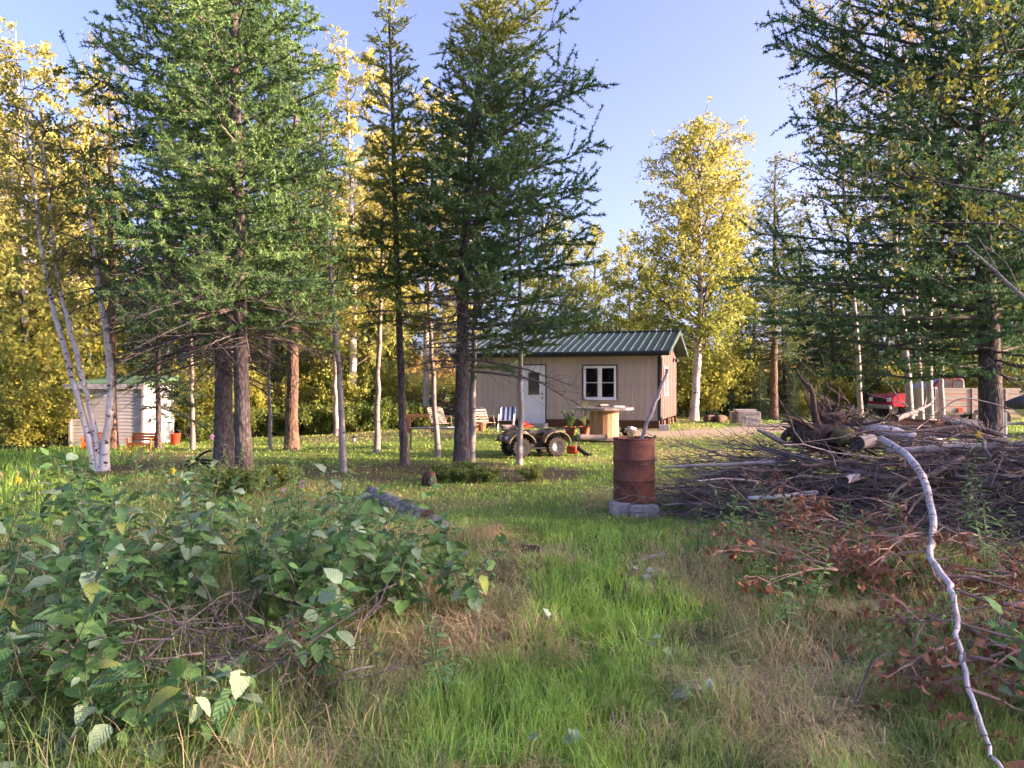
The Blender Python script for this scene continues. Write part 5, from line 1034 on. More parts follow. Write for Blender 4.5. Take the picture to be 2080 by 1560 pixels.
# distinct pieces of the pile
def pxpath(L): return [P3(a, b, d) for a, b, d in L]
stick_obj('branch', 'thick arching dark root at the left top of the brush pile', 'branch', pxpath([(1588, 905, 10.6), (1592, 885, 10.6), (1612, 870, 10.6), (1640, 872, 10.5), (1665, 880, 10.5)]), [.03, .05, .06, .065, .05], m_root)
stick_obj('branch', 'grey stick with spiky end rising left from the brush pile', 'branch', pxpath([(1600, 905, 10.4), (1570, 888, 10.4), (1538, 872, 10.4)]), [.035, .032, .02], m_greybr)
stick_obj('branch', 'long straight pole along the top right of the brush pile', 'branch', pxpath([(1800, 916, 9.6), (1900, 912, 9.5), (2020, 905, 9.4)]), [.035, .05, .045], m_greybr)
stick_obj('branch', 'pale curved branch arching over the planks before the big larch', 'branch', pxpath([(1915, 832, 11.5), (1935, 815, 11.5), (1960, 808, 11.5), (2000, 815, 11.5), (2060, 832, 11.4)]), [.008, .010, .012, .010, .006], m_stick)
stick_obj('branch', 'forked white birch branch lying at the left foot of the brush pile', 'branch', pxpath([(1345, 1026, 10.2), (1400, 1022, 10.2), (1470, 1026, 10.1), (1540, 1024, 10.0)]), [.010, .016, .02, .022], m_birchg)
stick_obj('branch', 'white peeled branch across the left front of the brush pile', 'branch', pxpath([(1340, 950, 10.0), (1400, 946, 9.9), (1480, 944, 9.8), (1575, 938, 9.8)]), [.012, .02, .024, .03], m_stick)
stick_obj('branch', 'pale stick slanting down the left front of the brush pile', 'branch', pxpath([(1420, 968, 9.9), (1500, 950, 9.8), (1560, 932, 9.8)]), [.012, .016, .02], m_stick)
stick_obj('branch', 'white birch stick low in front of the brush pile', 'branch', pxpath([(1520, 1012, 9.3), (1580, 1010, 9.2), (1660, 1000, 9.2)]), [.025, .03, .028], m_birch)
def log(name, lab, pts, r, mat, endmat, k=16):
    t = thing(name, lab, 'log', pts[0]); o = Vector(pts[0]); P = np.array(pts) - np.array(pts[0]); u = np.linspace(0, 1, 8); Q = np.stack([np.interp(u, np.linspace(0, 1, len(P)), P[:, j]) for j in range(3)], -1)
    rr = r * (1 + rng.normal(0, .025, 8)); me = tube_mesh('bark', [(Q, rr)], k, mat); obj('bark', me, t)
    for i, j in ((0, 1), (-1, -2)):
        d = Vector(Q[i] - Q[j]).normalized(); M_ = Matrix.Translation(Q[i] - np.array(d) * .004) @ d.to_track_quat('Z', 'Y').to_matrix().to_4x4(); b = MB(); n = k; b.add([(rr[i] * .985 * math.cos(2 * PI * a / n), rr[i] * .985 * math.sin(2 * PI * a / n), 0) for a in range(n)], [tuple(range(n))], M_); b.build('cut_end', endmat, t)
    return t
log('birch_log', 'thick white birch log lying on top of the brush pile', pxpath([(1758, 868, 10.3), (1800, 876, 10.1), (1858, 893, 9.9)]), .088, m_birch, m_cut)
log('birch_log', 'short hollow log end facing the camera on the brush pile', pxpath([(1742, 900, 9.6), (1770, 894, 10.0)]), .085, m_birchg, m_soil)
log('birch_log', 'white birch stub showing through the middle of the brush pile', pxpath([(1716, 976, 9.2), (1748, 966, 9.7)]), .05, m_birch, m_soil)
def lump(name, lab, c, rad, mat, seed, cat='stump', spikes=0, spm=None, amp=.35):
    t = thing(name, lab, cat, c); g = np.random.default_rng(seed); nu, nv = 24, 14; V = []
    for j in range(nv + 1):
        for i in range(nu):
            th, ph = PI * j / nv, 2 * PI * i / nu; d = np.array([math.sin(th) * math.cos(ph), math.sin(th) * math.sin(ph), math.cos(th)]); k = 1 + amp * (fnoise(d[0] * 2 + seed, d[1] * 2 + d[2] * 1.7, 1, 2) * 2 - 1); V.append(tuple(d * np.array(rad) * float(k)))
    Fc = [(j * nu + i, (j + 1) * nu + i, (j + 1) * nu + (i + 1) % nu, j * nu + (i + 1) % nu) for j in range(nv) for i in range(nu)]
    MB().add(V, Fc).build('body', mat, t, True)
    paths = []
    for i in range(spikes):
        d = norm(rand_unit(1, g)[0] * np.array([1, .6, .8]) + np.array([0, -.2, .35])); L_ = g.uniform(.8, 1.9) * max(rad); s = np.linspace(0, 1, 6); P = d * (np.array(rad).mean() * .6 + L_ * s)[:, None]; P[1:] += np.cumsum(g.normal(0, .05 * L_, (5, 3)), 0); paths.append((P, .035 * max(rad) / .3 * (1 - .85 * s) * g.uniform(.4, 1.2) + .002))
    if paths: obj('root', tube_mesh('root', paths, 6, spm or mat), t)
    return t
lump('root_wad', 'dark torn root wad crowning the brush pile', P3(1692, 862, 10.6), (.24, .22, .20), m_root, 3, 'root', 22)
lump('root_wad', 'lower mass of brown roots on the brush pile left of the mossy stump', P3(1672, 888, 10.4), (.42, .28, .17), m_root, 5, 'root', 22)
lump('mossy_stump', 'yellow green mossy stump piece on the brush pile', P3(1712, 886, 10.0), (.15, .14, .13), m_moss, 8, 'stump', 3, m_root, .2)
lump('root_wad', 'twisted dark roots at the foot of the big larch', P3(2005, 893, 10.6), (.2, .2, .12), m_root, 9, 'root', 14)
# far brush pile left of the cabin
g = np.random.default_rng(33); far = []
for i in range(170):
    x = g.uniform(GX(795, 33), GX(935, 33)); y = 33 + g.normal(0, .8); z = gzf(x, y) + g.uniform(.1, 1.25) * (1 - ((x - GX(865, 33)) / 2.0) ** 2); brush(x, y, max(z, .3), g.uniform(.7, 1.8), g.uniform(0, 6.28), g.normal(0, .15), g.uniform(.012, .03), 3, g, far)
tag(obj('distant_brush', tube_mesh('distant_brush', far, 3, m_dkbark)), 'heap of old brush beyond the lawn left of the cabin', 'brush', kind='stuff')

# ------------------------------------------------------------------ fallen birch limb with dead leaves
m_blimb = BIRCH('birch_limb_bark', (.58, .53, .50), (.36, .28, .23), (.07, .055, .045), .585, 22)
limb = thing('fallen_birch_limb', 'long white birch limb trailing from the brush pile towards the camera', 'branch', tuple(P3(1790, 890, 9.5)))
o0 = P3(1790, 890, 9.5)
LP = [(1788, 890, 9.5), (1830, 915, 9.0), (1862, 948, 8.4), (1882, 990, 7.8), (1893, 1040, 7.2), (1896, 1085, 6.7), (1888, 1135, 6.1), (1912, 1165, 5.65), (1932, 1195, 5.25), (1944, 1260, 4.7), (1950, 1325, 4.25), (1966, 1400, 3.85), (1990, 1460, 3.55), (2012, 1520, 3.25), (2040, 1580, 3.0)]
LW = [.044, .042, .039, .036, .033, .030, .027, .023, .020, .016, .014, .012, .010, .008, .005]
stick_obj('main_stem', None, None, [P3(*p) - o0 for p in LP], LW, m_blimb, k=10, parent=limb, wob=.006)
for i_ in range(16):
    u_ = rng.uniform(1, 11); k_ = int(u_); a_ = P3(*LP[k_]); b_ = P3(*LP[k_ + 1]); p_ = a_ + (b_ - a_) * (u_ - k_) - o0; dv = norm(rand_unit(1, rng)[0] + np.array([0, 0, .4])); L_ = rng.uniform(.05, .16)
    stick_obj('twig_stub', None, None, [p_, p_ + dv * L_ * .5, p_ + dv * L_ + rand_unit(1, rng)[0] * .02], [.008, .006, .004], m_greybr, k=5, parent=limb, sub=2)
g = np.random.default_rng(44); side = []; ends = []
def twig_from(p0, az, pitch, L, r, depth=0):
    n = 6; s = np.linspace(0, 1, n); d = np.array([math.cos(az) * math.cos(pitch), math.sin(az) * math.cos(pitch), math.sin(pitch)]); P = p0 + d * (L * s)[:, None]; P[:, 2] -= .22 * L * s ** 2; P[1:] += np.cumsum(g.normal(0, .018 * L, (n - 1, 3)), 0)
    P[:, 2] = np.maximum(P[:, 2], gz(P[:, 0], P[:, 1]) + .02); side.append((P - o0, r * (1 - .8 * s) + .001)); ends.append(P)
    if depth < 2:
        for j in range(4 if depth == 0 else 2): sj = g.uniform(.25, .95); twig_from(np.array([np.interp(sj, s, P[:, k]) for k in range(3)]), az + g.normal(0, .6), pitch + g.normal(0, .25), L * g.uniform(.3, .6), r * .5, depth + 1)
for (px, py, d), az, L in (((1896, 1085, 6.8), 3.5, 1.0), ((1893, 1080, 6.85), 3.9, 1.15), ((1890, 1120, 6.4), 3.3, 1.0), ((1888, 1140, 6.25), 4.6, 1.2), ((1932, 1195, 5.25), 5.4, .9), ((1944, 1260, 4.7), 5.0, .9), ((1915, 1170, 5.6), 5.9, .9), ((1950, 1330, 4.2), 5.6, .7), ((1884, 1000, 7.6), 3.6, 1.2), ((1890, 1030, 7.3), 3.8, 1.4), ((1948, 1300, 4.4), 3.6, .5), ((1966, 1400, 3.85), .2, .5), ((1950, 1335, 4.2), 4.3, .6), ((1896, 1060, 7.0), 5.6, 1.1), ((1893, 1100, 6.6), 0.1, 1.0)):
    twig_from(P3(px, py, d), az, g.normal(-.12, .12), L, .012)
m_rtwig = MAT('reddish_twigs', (.34, .22, .17), (.2, .12, .09), .7, 6)
obj('side_twig', tube_mesh('side_twig', side, 5, m_rtwig), limb)
def leaf_mesh(name, mat, asp=.5, n=6, cup=.25, curl=.25, teeth=0.0, seed=0, bite=()):
    g = np.random.default_rng(seed); V = []; t = np.linspace(0, 1, n + 1)
    for i, u in enumerate(t):
        w = asp * (math.sin(PI * u ** .8) ** .85) * .5 * (1 + (teeth * (-1) ** i)); w = max(w, .004); z = -curl * u * u + g.normal(0, .012)
        V += [(u, -w, z + cup * w + g.normal(0, .01)), (u, 0, z), (u, w, z + cup * w + g.normal(0, .01))]
    Fc = [(3 * i + k, 3 * i + 3 + k, 3 * i + 4 + k, 3 * i + 1 + k) for i in range(n) for k in range(2)]
    if bite: Fc = [f for q, f in enumerate(Fc) if q not in bite]
    return MB().add(V, Fc).mesh(name, mat, True)
m_dead = PLAINLEAF('dead_leaf', (.31, .145, .075), (.18, .085, .05), .3, .6, .45)
dead_me = [leaf_mesh('dead_leaf', m_dead, .7, 5, .9 - .5 * (i % 2), .9 - .3 * i, .1, i) for i in range(3)]
E = np.stack(ends); cnt = 0; dl_V, dl_F, dl_n = [], [], 0
for i in range(1150):
    e = E[g.integers(len(E))]; s = g.uniform(.25, 1) * 5; k = min(int(s), 4); p = e[k] + (e[k + 1] - e[k]) * (s - k) + g.normal(0, .05, 3); p[2] = max(p[2], gzf(p[0], p[1]) + .03)
    if g.random() < .25: p = p + np.array([g.normal(0, .3), g.normal(0, .35), 0]); p[2] = gzf(p[0], p[1]) + g.uniform(.03, .25)
    sc = g.uniform(.045, .075); M_ = Matrix.Translation(p - o0) @ Euler((g.uniform(0, 6.28), g.uniform(0, 1.6), g.uniform(0, 6.28))).to_matrix().to_4x4() @ Matrix.Scale(sc, 4)
    if cnt < 290: o = obj('dead_leaf', dead_me[i % 3], limb); o.matrix_local = M_; cnt += 1
    else:
        me = dead_me[i % 3]
        for v in me.vertices: dl_V.append(tuple(M_ @ v.co))
        for pl in me.polygons: dl_F.append(tuple(a + dl_n for a in pl.vertices))
        dl_n = len(dl_V)
me = bpy.data.meshes.new('dead_leaves'); me.from_pydata(dl_V, [], dl_F); me.materials.append(m_dead); me.polygons.foreach_set('use_smooth', np.ones(len(me.polygons), bool)); o = obj('dead_leaves', me, limb); o['kind'] = 'stuff'

for bi, (px, py, d, az, lab) in enumerate([(2060, 1180, 6.0, 3.3, 'dead leafy branch with rusty leaves right of the limb bend'), (1760, 1090, 7.6, 3.6, 'dead leafy branch with rusty leaves against the middle of the brush pile'), (2090, 1330, 5.2, 3.7, 'dead leafy branch with rusty leaves in the lower right corner'), (1700, 1200, 6.0, 2.9, 'dead leafy branch with rusty leaves left of the fallen limb'), (2010, 1290, 5.2, 5.2, 'dead leafy branch with rusty leaves right of the limb tip'), (1840, 1030, 8.0, 3.3, 'dead leafy branch with rusty leaves behind the fallen limb'), (1650, 1010, 8.9, 3.4, 'small dead leafy branch at the front of the brush pile'), (2110, 1480, 4.3, 2.9, 'dead leafy branch with rusty leaves at the bottom right edge'), (1780, 1150, 6.6, 3.0, 'dead leafy branch with rusty leaves among the green herbs'), (1990, 1090, 7.0, 3.6, 'dead leafy branch with rusty leaves just right of the limb'), (1700, 1060, 8.2, 3.2, 'dead leafy branch with rusty leaves below the white stub')]):
    side, ends = [], []; o0 = P3(px, py, d); o0[2] = max(o0[2], gzf(o0[0], o0[1]) + .32); t = thing('dead_branch', lab, 'branch', tuple(o0), 0)
    for q_ in range(3): twig_from(o0.copy(), az + (q_ - 1) * .7, .15 + g.normal(0, .15), g.uniform(.6, 1.0), .010)
    obj('twig', tube_mesh('twig', side, 5, m_rtwig), t); E = np.stack(ends)
    for i in range(95):
        e = E[g.integers(len(E))]; s = g.uniform(.2, 1) * 5; k = min(int(s), 4); p = e[k] + (e[k + 1] - e[k]) * (s - k) + g.normal(0, .035, 3); p[2] = max(p[2], gzf(p[0], p[1]) + .03); sc = g.uniform(.042, .068)
        o = obj('dead_leaf', dead_me[i % 3], t); o.matrix_local = Matrix.Translation(p - o0) @ Euler((g.uniform(0, 6.28), g.uniform(0, 1.6), g.uniform(0, 6.28))).to_matrix().to_4x4() @ Matrix.Scale(sc, 4)

# ------------------------------------------------------------------ foreground shrubs, herbs, flowers
m_lf = [PLAINLEAF('shrub_leaf', (.085, .235, .065), (.15, .31, .09)), PLAINLEAF('pale_shrub_leaf', (.22, .34, .18), (.30, .42, .24), .25, .6), PLAINLEAF('dark_shrub_leaf', (.06, .16, .06), (.10, .22, .085))]
m_lf.append(PLAINLEAF('yellowing_shrub_leaf', (.30, .34, .07), (.20, .30, .08)))
lf_me = [leaf_mesh('leaf', m_lf[3 if i == 8 else i % 3], (.60, .68, .52)[i % 3], 7, (.25, .4, .15)[(i // 3) % 3], (.15, .35, .5)[i % 3], .06, i, {2: (5,), 3: (8, 10), 7: (3,)}.get(i, ())) for i in range(9)]
m_sstem = MAT('shrub_stem', (.20, .15, .11), (.13, .10, .065), .7, 8)
SG = 'broad leaved shrubs of the near thicket'
def shrub(x, y, h, seed, lab, nst=5, ll=.125, spread=.55, group=SG):
    g = np.random.default_rng(seed); t = thing('broadleaf_shrub', lab, 'shrub', (x, y, gzf(x, y)), g.uniform(0, 6.28), group); paths = []
    for i in range(nst):
        az = 2 * PI * i / nst + g.normal(0, .4); L = h * g.uniform(.5, 1.4); lean = g.uniform(.1, spread + .2); q = np.linspace(0, 1, 6)
        P = np.stack([math.cos(az) * L * lean * q ** 1.2, math.sin(az) * L * lean * q ** 1.2, L * (q - .18 * lean * q ** 2)], -1); P[1:] += g.normal(0, .015, (5, 3)); paths.append((P, .0042 * (1 - q) + .0018))
        nl = max(5, int(L / .062)); 
        for j in range(nl):
            u = .25 + .75 * (j + .5) / nl; p = np.array([np.interp(u, q, P[:, k]) for k in range(3)]); top = j == nl - 1
            for sgn in ((1, -1) if not top else (1, -1, 0)):
                a = az + PI / 2 * (j % 2) + (0 if sgn >= 0 else PI) + g.normal(0, .4); sc = ll * g.choice([.45, .6, .75, .9, 1.1, 1.3]) * (1 - .25 * (u > .85)); pet = .03
                o = obj('leaf', lf_me[int(g.choice(9, p=np.array([5, 2, 3, 4, 1, 3, 5, 1, 1]) / 25))], t)
                pp = p + np.array([math.cos(a), math.sin(a), .3]) * pet; o.matrix_local = Matrix.Translation(pp) @ Euler((g.normal(0, .35), g.uniform(-.55, .55) if sgn else -.9, a)).to_matrix().to_4x4() @ Matrix.Scale(sc, 4)
    obj('stem', tube_mesh('stem', paths, 5, m_sstem), t); return t
spots = [(-2.35, 3.75, .75), (-1.9, 3.55, .5), (-1.35, 3.5, .42), (-2.55, 4.4, .95), (-2.9, 5.2, 1.0), (-2.3, 5.2, .85), (-1.5, 5.25, .75), (-1.15, 4.4, .5), (-1.9, 5.9, .85), (-1.3, 5.6, .85), (-.8, 5.6, .6), (-2.7, 6.3, .9), (-3.4, 6.2, 1.0),
         (-3.3, 4.6, 1.0), (-.35, 5.7, .62), (-.55, 6.4, .6), (-1.15, 6.6, .75), (-2.0, 6.9, .7), (-3.0, 7.4, .8), (-4.0, 7.3, .9), (-2.05, 3.3, .4), (-1.65, 3.45, .42), (-2.05, 3.8, .55), (-2.5, 3.5, .6), (-2.75, 4.85, .8), (-1.3, 5.1, .75), (-2.75, 3.95, .8), (-1.0, 5.9, .7), (2.75, 3.9, .4), (3.0, 4.6, .35), (-3.9, 5.6, 1.0)]
for i, (x, y, h) in enumerate(spots):
    row_ = 'front' if y < 4.2 else 'second' if y < 5.4 else 'third' if y < 6.5 else 'back'; pos_ = sum(1 for q in spots if q[0] < 0 and ('front' if q[1] < 4.2 else 'second' if q[1] < 5.4 else 'third' if q[1] < 6.5 else 'back') == row_ and (q[0] / q[1], q[1]) < (x / y, y))
    lab = ['leftmost', 'second from left', 'third from left', 'fourth from left', 'fifth from left', 'sixth from left', 'seventh from left', 'eighth from left', 'ninth from left'][min(pos_, 8)] + f' broad leaved shrub in the {row_} row of the thicket'; grp = SG
    if i == 0: lab, grp = 'broad leaved shrub with bluish leaves in the lower left corner', None
    if i == 14: lab, grp = 'last broad leaved shrub of the thicket beside the fallen log', None
    if i == 28: lab, grp = 'small broad leaved seedling at the tip of the fallen birch limb', None
    if i == 29: lab, grp = 'small broad leaved seedling left of the fallen birch limb', None
    shrub(x, y, h, 300 + i, lab, 6 if h > .6 else 5, (.14 if y < 5 else .13), .55, grp)
m_hl = PLAINLEAF('herb_leaf', (0.123, 0.298, 0.088), (0.210, 0.403, 0.131), .3, .5, .2); hl_me = [leaf_mesh('leaf', m_hl, .2, 5, .2, .35, 0, 30 + i) for i in range(2)]
m_yel = MAT('goldenrod_yellow', (.75, .55, .05), (.6, .42, .03), .8, 40); m_pink = MAT('pink_blossom', (.62, .32, .44), (.5, .22, .33), .8, 40)
def herb(x, y, h, seed, lab, flower=None, group=None, nst=1, ll=.11, name='tall_herb', cat='plant'):
    g = np.random.default_rng(seed); t = thing(name, lab, cat, (x, y, gzf(x, y)), g.uniform(0, 6.28), group); paths = []; tops = []
    for i in range(nst):
        az = g.uniform(0, 6.28); L = h * g.uniform(.8, 1.1); lean = g.uniform(.03, .2) + .12 * (nst > 1); q = np.linspace(0, 1, 6); P = np.stack([math.cos(az) * L * lean * q ** 1.5, math.sin(az) * L * lean * q ** 1.5, L * q], -1); paths.append((P, .0045 * (1 - q) + .002)); tops.append(P[-1])
        n = max(8, int(L / .03))
        for j in range(n):
            u = .2 + .8 * (j + .5) / n; p = np.array([np.interp(u, q, P[:, k]) for k in range(3)]); o = obj('leaf', hl_me[j % 2], t); sc = ll * g.uniform(.7, 1.2) * (1.15 - .5 * u); o.matrix_local = Matrix.Translation(p) @ Euler((g.normal(0, .3), g.uniform(-.7, .15), j * 2.4)).to_matrix().to_4x4() @ Matrix.Scale(sc, 4)
    obj('stem', tube_mesh('stem', paths, 5, m_pstem), t)
    if flower is not None:
        b = MB()
        for tp in tops:
            for k in range(34):
                v = rand_unit(1, g)[0] * .032 * g.random() ** .4; v[2] *= 1.3; c = tp + v + np.array([0, 0, .02]); s_ = .009; b.add([(c[0] - s_, c[1], c[2]), (c[0] + s_, c[1], c[2]), (c[0], c[1] - s_, c[2]), (c[0], c[1] + s_, c[2]), (c[0], c[1], c[2] + s_), (c[0], c[1], c[2] - s_)], [(0, 2, 4), (2, 1, 4), (1, 3, 4), (3, 0, 4), (2, 0, 5), (1, 2, 5), (3, 1, 5), (0, 3, 5)])
        b.build('blossom', flower, t)
    return t
HG = 'narrow leaved herbs of the thicket'
HP = ['in the heart of the thicket', 'right of the thicket heart', 'left of the thicket heart', 'behind the thicket heart', 'alone at the right edge of the thicket', 'low in the grass right of the thicket', 'behind the thicket, nearest the goldenrod', 'left behind the thicket', 'far left behind the thicket', 'on the rough grass before the larch pair', 'on the rough grass left of the larch pair', 'on the rough grass right of the larch pair', 'close before the thick larch trunk', 'close before the slimmer larch trunk', 'left at the foot of the larch pair']
for i, (x, y, h, n) in enumerate([(-1.6, 5.7, 1.05, 6), (-1.3, 5.5, 1.0, 6), (-1.85, 5.5, 1.0, 6), (-1.45, 6.3, 1.1, 5), (-.45, 4.55, .42, 3), (-.35, 4.1, .3, 3), (-2.6, 8.5, .9, 4), (-3.6, 8.8, .9, 4), (-4.4, 9.2, .9, 3), (-3.0, 10.4, .8, 4), (-4.8, 10.5, .8, 4), (-2.3, 10.2, .7, 4), (-4.0, 11.8, .9, 4), (-3.5, 12.4, .9, 4), (-4.6, 12.6, .8, 4)]):
    herb(x, y, h, 400 + i, f'narrow leaved green herb {HP[i]}', None, HG, n, .12)
HQ = ['nearest the track on the right', 'just behind the nearest one right of the track', 'left of the rusty leaves', 'among the first rusty leaves', 'at the track edge before the brush pile', 'before the left foot of the brush pile', 'touching the front of the brush pile', 'beside the dry grass tuft', 'between dry tuft and brush pile', 'below the white birch stick', 'left of the limb tip', 'right of the limb bend', 'right of the lower limb']
for i, (x, y, h, n) in enumerate([(1.9, 5.2, .42, 4), (2.2, 5.6, .5, 4), (2.0, 6.1, .45, 4), (2.5, 6.4, .5, 4), (2.1, 7.0, .5, 4), (2.6, 7.6, .55, 4), (3.0, 8.0, .5, 4), (1.9, 7.8, .4, 3), (2.4, 8.4, .5, 4), (3.2, 7.0, .5, 4), (2.9, 5.0, .45, 4), (3.9, 6.2, .7, 4), (4.3, 5.6, .7, 4)]):
    herb(x, y, h * (1.0 if y < 6 else 1.35), 430 + i, f'narrow leaved green herb {HQ[i]}', None, 'narrow leaved herbs before the brush pile', n, .12)
herb(GX(1958, 8.2), 8.2, 1.25, 460, 'tall goldenrod with yellow tip standing against the brush pile', m_yel, None, 1, .13, 'goldenrod')
herb(GX(1895, 6.9), 7.4, .8, 461, 'leafy willow shoot growing beside the fallen birch limb', None, None, 2, .13, 'willow_shoot')
herb(GX(352, 8.5), 8.5, .85, 462, 'goldenrod with small yellow plume left of the larch pair', m_yel, None, 1, .09, 'goldenrod')
herb(GX(660, 6.8), 6.8, .7, 463, 'goldenrod blooming yellow in the middle of the thicket', m_yel, None, 1, .1, 'goldenrod')
herb(GX(16, 7), 7.0, .85, 467, 'goldenrod blooming yellow at the left edge', m_yel, None, 1, .1, 'goldenrod')
herb(GX(421, 10.5), 10.5, .95, 464, 'tall weed with pink flower head before the thick trunk', m_pink, None, 1, .1, 'pink_flower')
herb(GX(595, 9.5), 9.5, .55, 465, 'pale pink flowering weed right of the larch pair', m_pink, None, 3, .08, 'pink_flower')
herb(GX(395, 7.5), 7.2, 1.0, 466, 'tall dark stemmed weed before the larch pair', None, None, 1, .14, 'tall_weed')
# low leafy undergrowth
g = np.random.default_rng(55); n = 22000; y = 4.6 * (10.8 / 4.6) ** g.random(n); x = np.where(g.random(n) < .72, -g.uniform(.2, 1, n) * (.72 * y + .4), g.uniform(.45, 1, n) * (.72 * y + .4))
k = fnoise(x, y, .7, 14) > .47; x, y = x[k], y[k]; P = np.stack([x, y, gz(x, y) + g.random(len(x)) ** 1.3 * .32 * smooth(.45, .75, fnoise(x, y, .7, 14)) + .02], -1)
V, Fc, C = leaf_quads(P, g, .045, np.array([.13, .26, .08]) * (.5 + .9 * g.random((len(P), 1))) + np.array([.03, .01, 0]) * g.random((len(P), 1)), -.1)
tag(obj('undergrowth', np_mesh('undergrowth', V, Fc, m_leaf, C)), 'low leafy weeds filling the thicket floor', 'undergrowth', kind='stuff')
# ferny tufts and low plants round the trunks
for i, (px, d) in enumerate([(440, 12.6), (520, 12.2), (470, 12.0), (560, 12.8), (925, 14.2), (960, 14.0), (900, 14.4), (990, 14.1), (1080, 14.3), (940, 15.3)]):
    x, y, z = GP(px, d); copy_kind('fern', i % 2, (x, y, z - .02), i * 1.3, (.55 if i < 4 else .38), 'fern_clump', ['green clump left of the larch pair foot', 'green clump right in front of the slimmer larch', 'green clump nearest the thicket before the larch pair', 'green clump right of the larch pair foot', 'low green clump beside the rotten stump', 'low green clump right of the stump', 'low green clump left of the stump', 'low green clump before the pale birch', 'low green clump farthest right before the quad bike', 'low green clump touching the dark larch trunk'][i], 'clumps by the larch pair' if i < 4 else 'clumps before the dark larch', 'shrub')

# ------------------------------------------------------------------ logs, stump, litter
m_oldlog = BARK('old_log_bark', (.46, .40, .34), (.18, .15, .125), 16)
def lit_log(lab, L, r, mat): 
    pts = [(GX(px, d), d, gzf(GX(px, d), d) + z) for px, d, z in L]; return log('fallen_log', lab, pts, r, mat, m_root, 14)
lit_log('grey fallen log lying in the grass, upper end towards the larches', [(755, 12.2, .04), (805, 11.0, .05), (868, 9.9, .03)], .115, m_oldlog)
lit_log('grey fallen log section half buried under straw', [(880, 9.6, .02), (920, 8.9, .03), (975, 8.3, .0)], .11, m_oldlog)
lit_log('short charred log stub at the end of the fallen log', [(1045, 8.05, .05), (1092, 7.9, .06)], .055, m_root)
lump('tree_stump', 'small dark rotten stump on the lawn before the dark larch', (GX(873, 13.6), 13.6, gzf(GX(873, 13.6), 13.6) + .08), (.13, .13, .17), m_root, 12, 'stump', 0)
stick_obj('stick', 'dark broken stick lying on the grassy track', 'stick', [(GX(1290, 7.4), 7.4, gzf(GX(1290, 7.4), 7.4) + .06), (GX(1320, 7.5), 7.5, gzf(GX(1320, 7.5), 7.5) + .08), (GX(1352, 7.6), 7.6, gzf(GX(1352, 7.6), 7.6) + .1)], [.02, .025, .02], m_greybr)
stick_obj('stick', 'straight pale stick lying across the near grass', 'stick', [(GX(1372, 4.35), 4.35, .10 + gzf(.95, 4.35)), (GX(1440, 4.36), 4.36, .10 + gzf(1.1, 4.35)), (GX(1512, 4.34), 4.34, .10 + gzf(1.3, 4.35))], [.007, .009, .005], m_stick)
stick_obj('stick', 'curved grey stick standing in the right foreground grass', 'stick', [P3(1722, 1475, 3.95), P3(1745, 1410, 4.05), P3(1772, 1342, 4.15), P3(1805, 1325, 4.2)], [.008, .008, .007, .004], m_dkbark)
stick_obj('stick', 'dark slanting branch in the thicket', 'stick', [P3(500, 1320, 4.6), P3(590, 1275, 4.9), P3(705, 1240, 5.3)], [.014, .013, .010], m_dkbark)
stick_obj('stick', 'white bare twig in the lower middle grass', 'stick', [P3(690, 1370, 4.2), P3(725, 1358, 4.2), P3(765, 1352, 4.25)], [.006, .005, .003], m_stick)
stick_obj('stick', 'white upright twig in the lower middle grass', 'stick', [P3(1245, 1500, 3.8), P3(1248, 1470, 3.85), P3(1243, 1445, 3.9)], [.007, .006, .004], m_stick)
log('cut_log', 'brown birch billet lying among the shrubs of the thicket', [tuple(P3(415, 1352, 4.3)), tuple(P3(485, 1346, 4.5))], .036, m_birchg, m_cut, 12)
g = np.random.default_rng(66); th = []
for i in range(120):
    x = g.uniform(-2.3, -1.0); y = g.uniform(4.0, 5.0); brush(x, y, gzf(x, y) + g.uniform(.08, .38), g.uniform(.25, .7), g.uniform(0, 6.28), g.normal(.1, .35), g.uniform(.003, .009), 2, g, th)
tag(obj('thicket_twigs', tube_mesh('thicket_twigs', th, 5, m_dkbark)), 'dead twigs and bark heaped among the near shrubs', 'twigs', kind='stuff')
# straw tussocks
def tussock(px, d, h, n, rad, lab, seed, group=None):
    g = np.random.default_rng(seed); x0, y0, z0 = GP(px, d); a = g.uniform(0, 6.28, n); r = rad * g.random(n) ** .6; bx_, by_ = g.normal(0, rad * .55, n), g.normal(0, rad * .45, n); a = a * .55 + fnoise(bx_ * 3 + seed, by_ * 3, 1, 3) * 9; L = h * g.uniform(.6, 1.3, n); out = np.stack([np.cos(a), np.sin(a), np.zeros(n)], -1)
    b = np.stack([bx_, by_, np.zeros(n)], -1); up = np.array([0, 0, 1.]); w = np.stack([-np.sin(a), np.cos(a), np.zeros(n)], -1) * .003
    k_ = g.uniform(.3, 1, n); m1 = b + up * (L * .6 * k_)[:, None] + out * (L * .3)[:, None]; m2 = b + up * (L * .62 * k_)[:, None] + out * (L * .7)[:, None]; tp = b + up * (L * g.uniform(.05, .5, n) * k_)[:, None] + out * (L * 1.05)[:, None]
    V = np.stack([b - w, b + w, m1 - w, m1 + w, m2 - w, m2 + w, tp], 1).reshape(-1, 3); k = np.arange(n)[:, None] * 7
    me = np_mesh('straw', V, [np.concatenate([k + np.array([[0, 1, 3, 2]]), k + np.array([[2, 3, 5, 4]])]), k + np.array([[4, 5, 6]])], m_grass, np.repeat(np.array([.60, .46, .26]) * g.uniform(.5, 1.2, (n, 1)), 7, 0))
    o = obj('straw_tussock', me); o.location = (x0, y0, z0); tag(o, lab, 'grass tussock', group, 'stuff')
tussock(955, 8.6, .30, 900, .35, 'big drooping straw tussock over the fallen log', 1); tussock(1005, 8.3, .20, 500, .3, 'smaller straw tussock right of the big drooping one', 2)
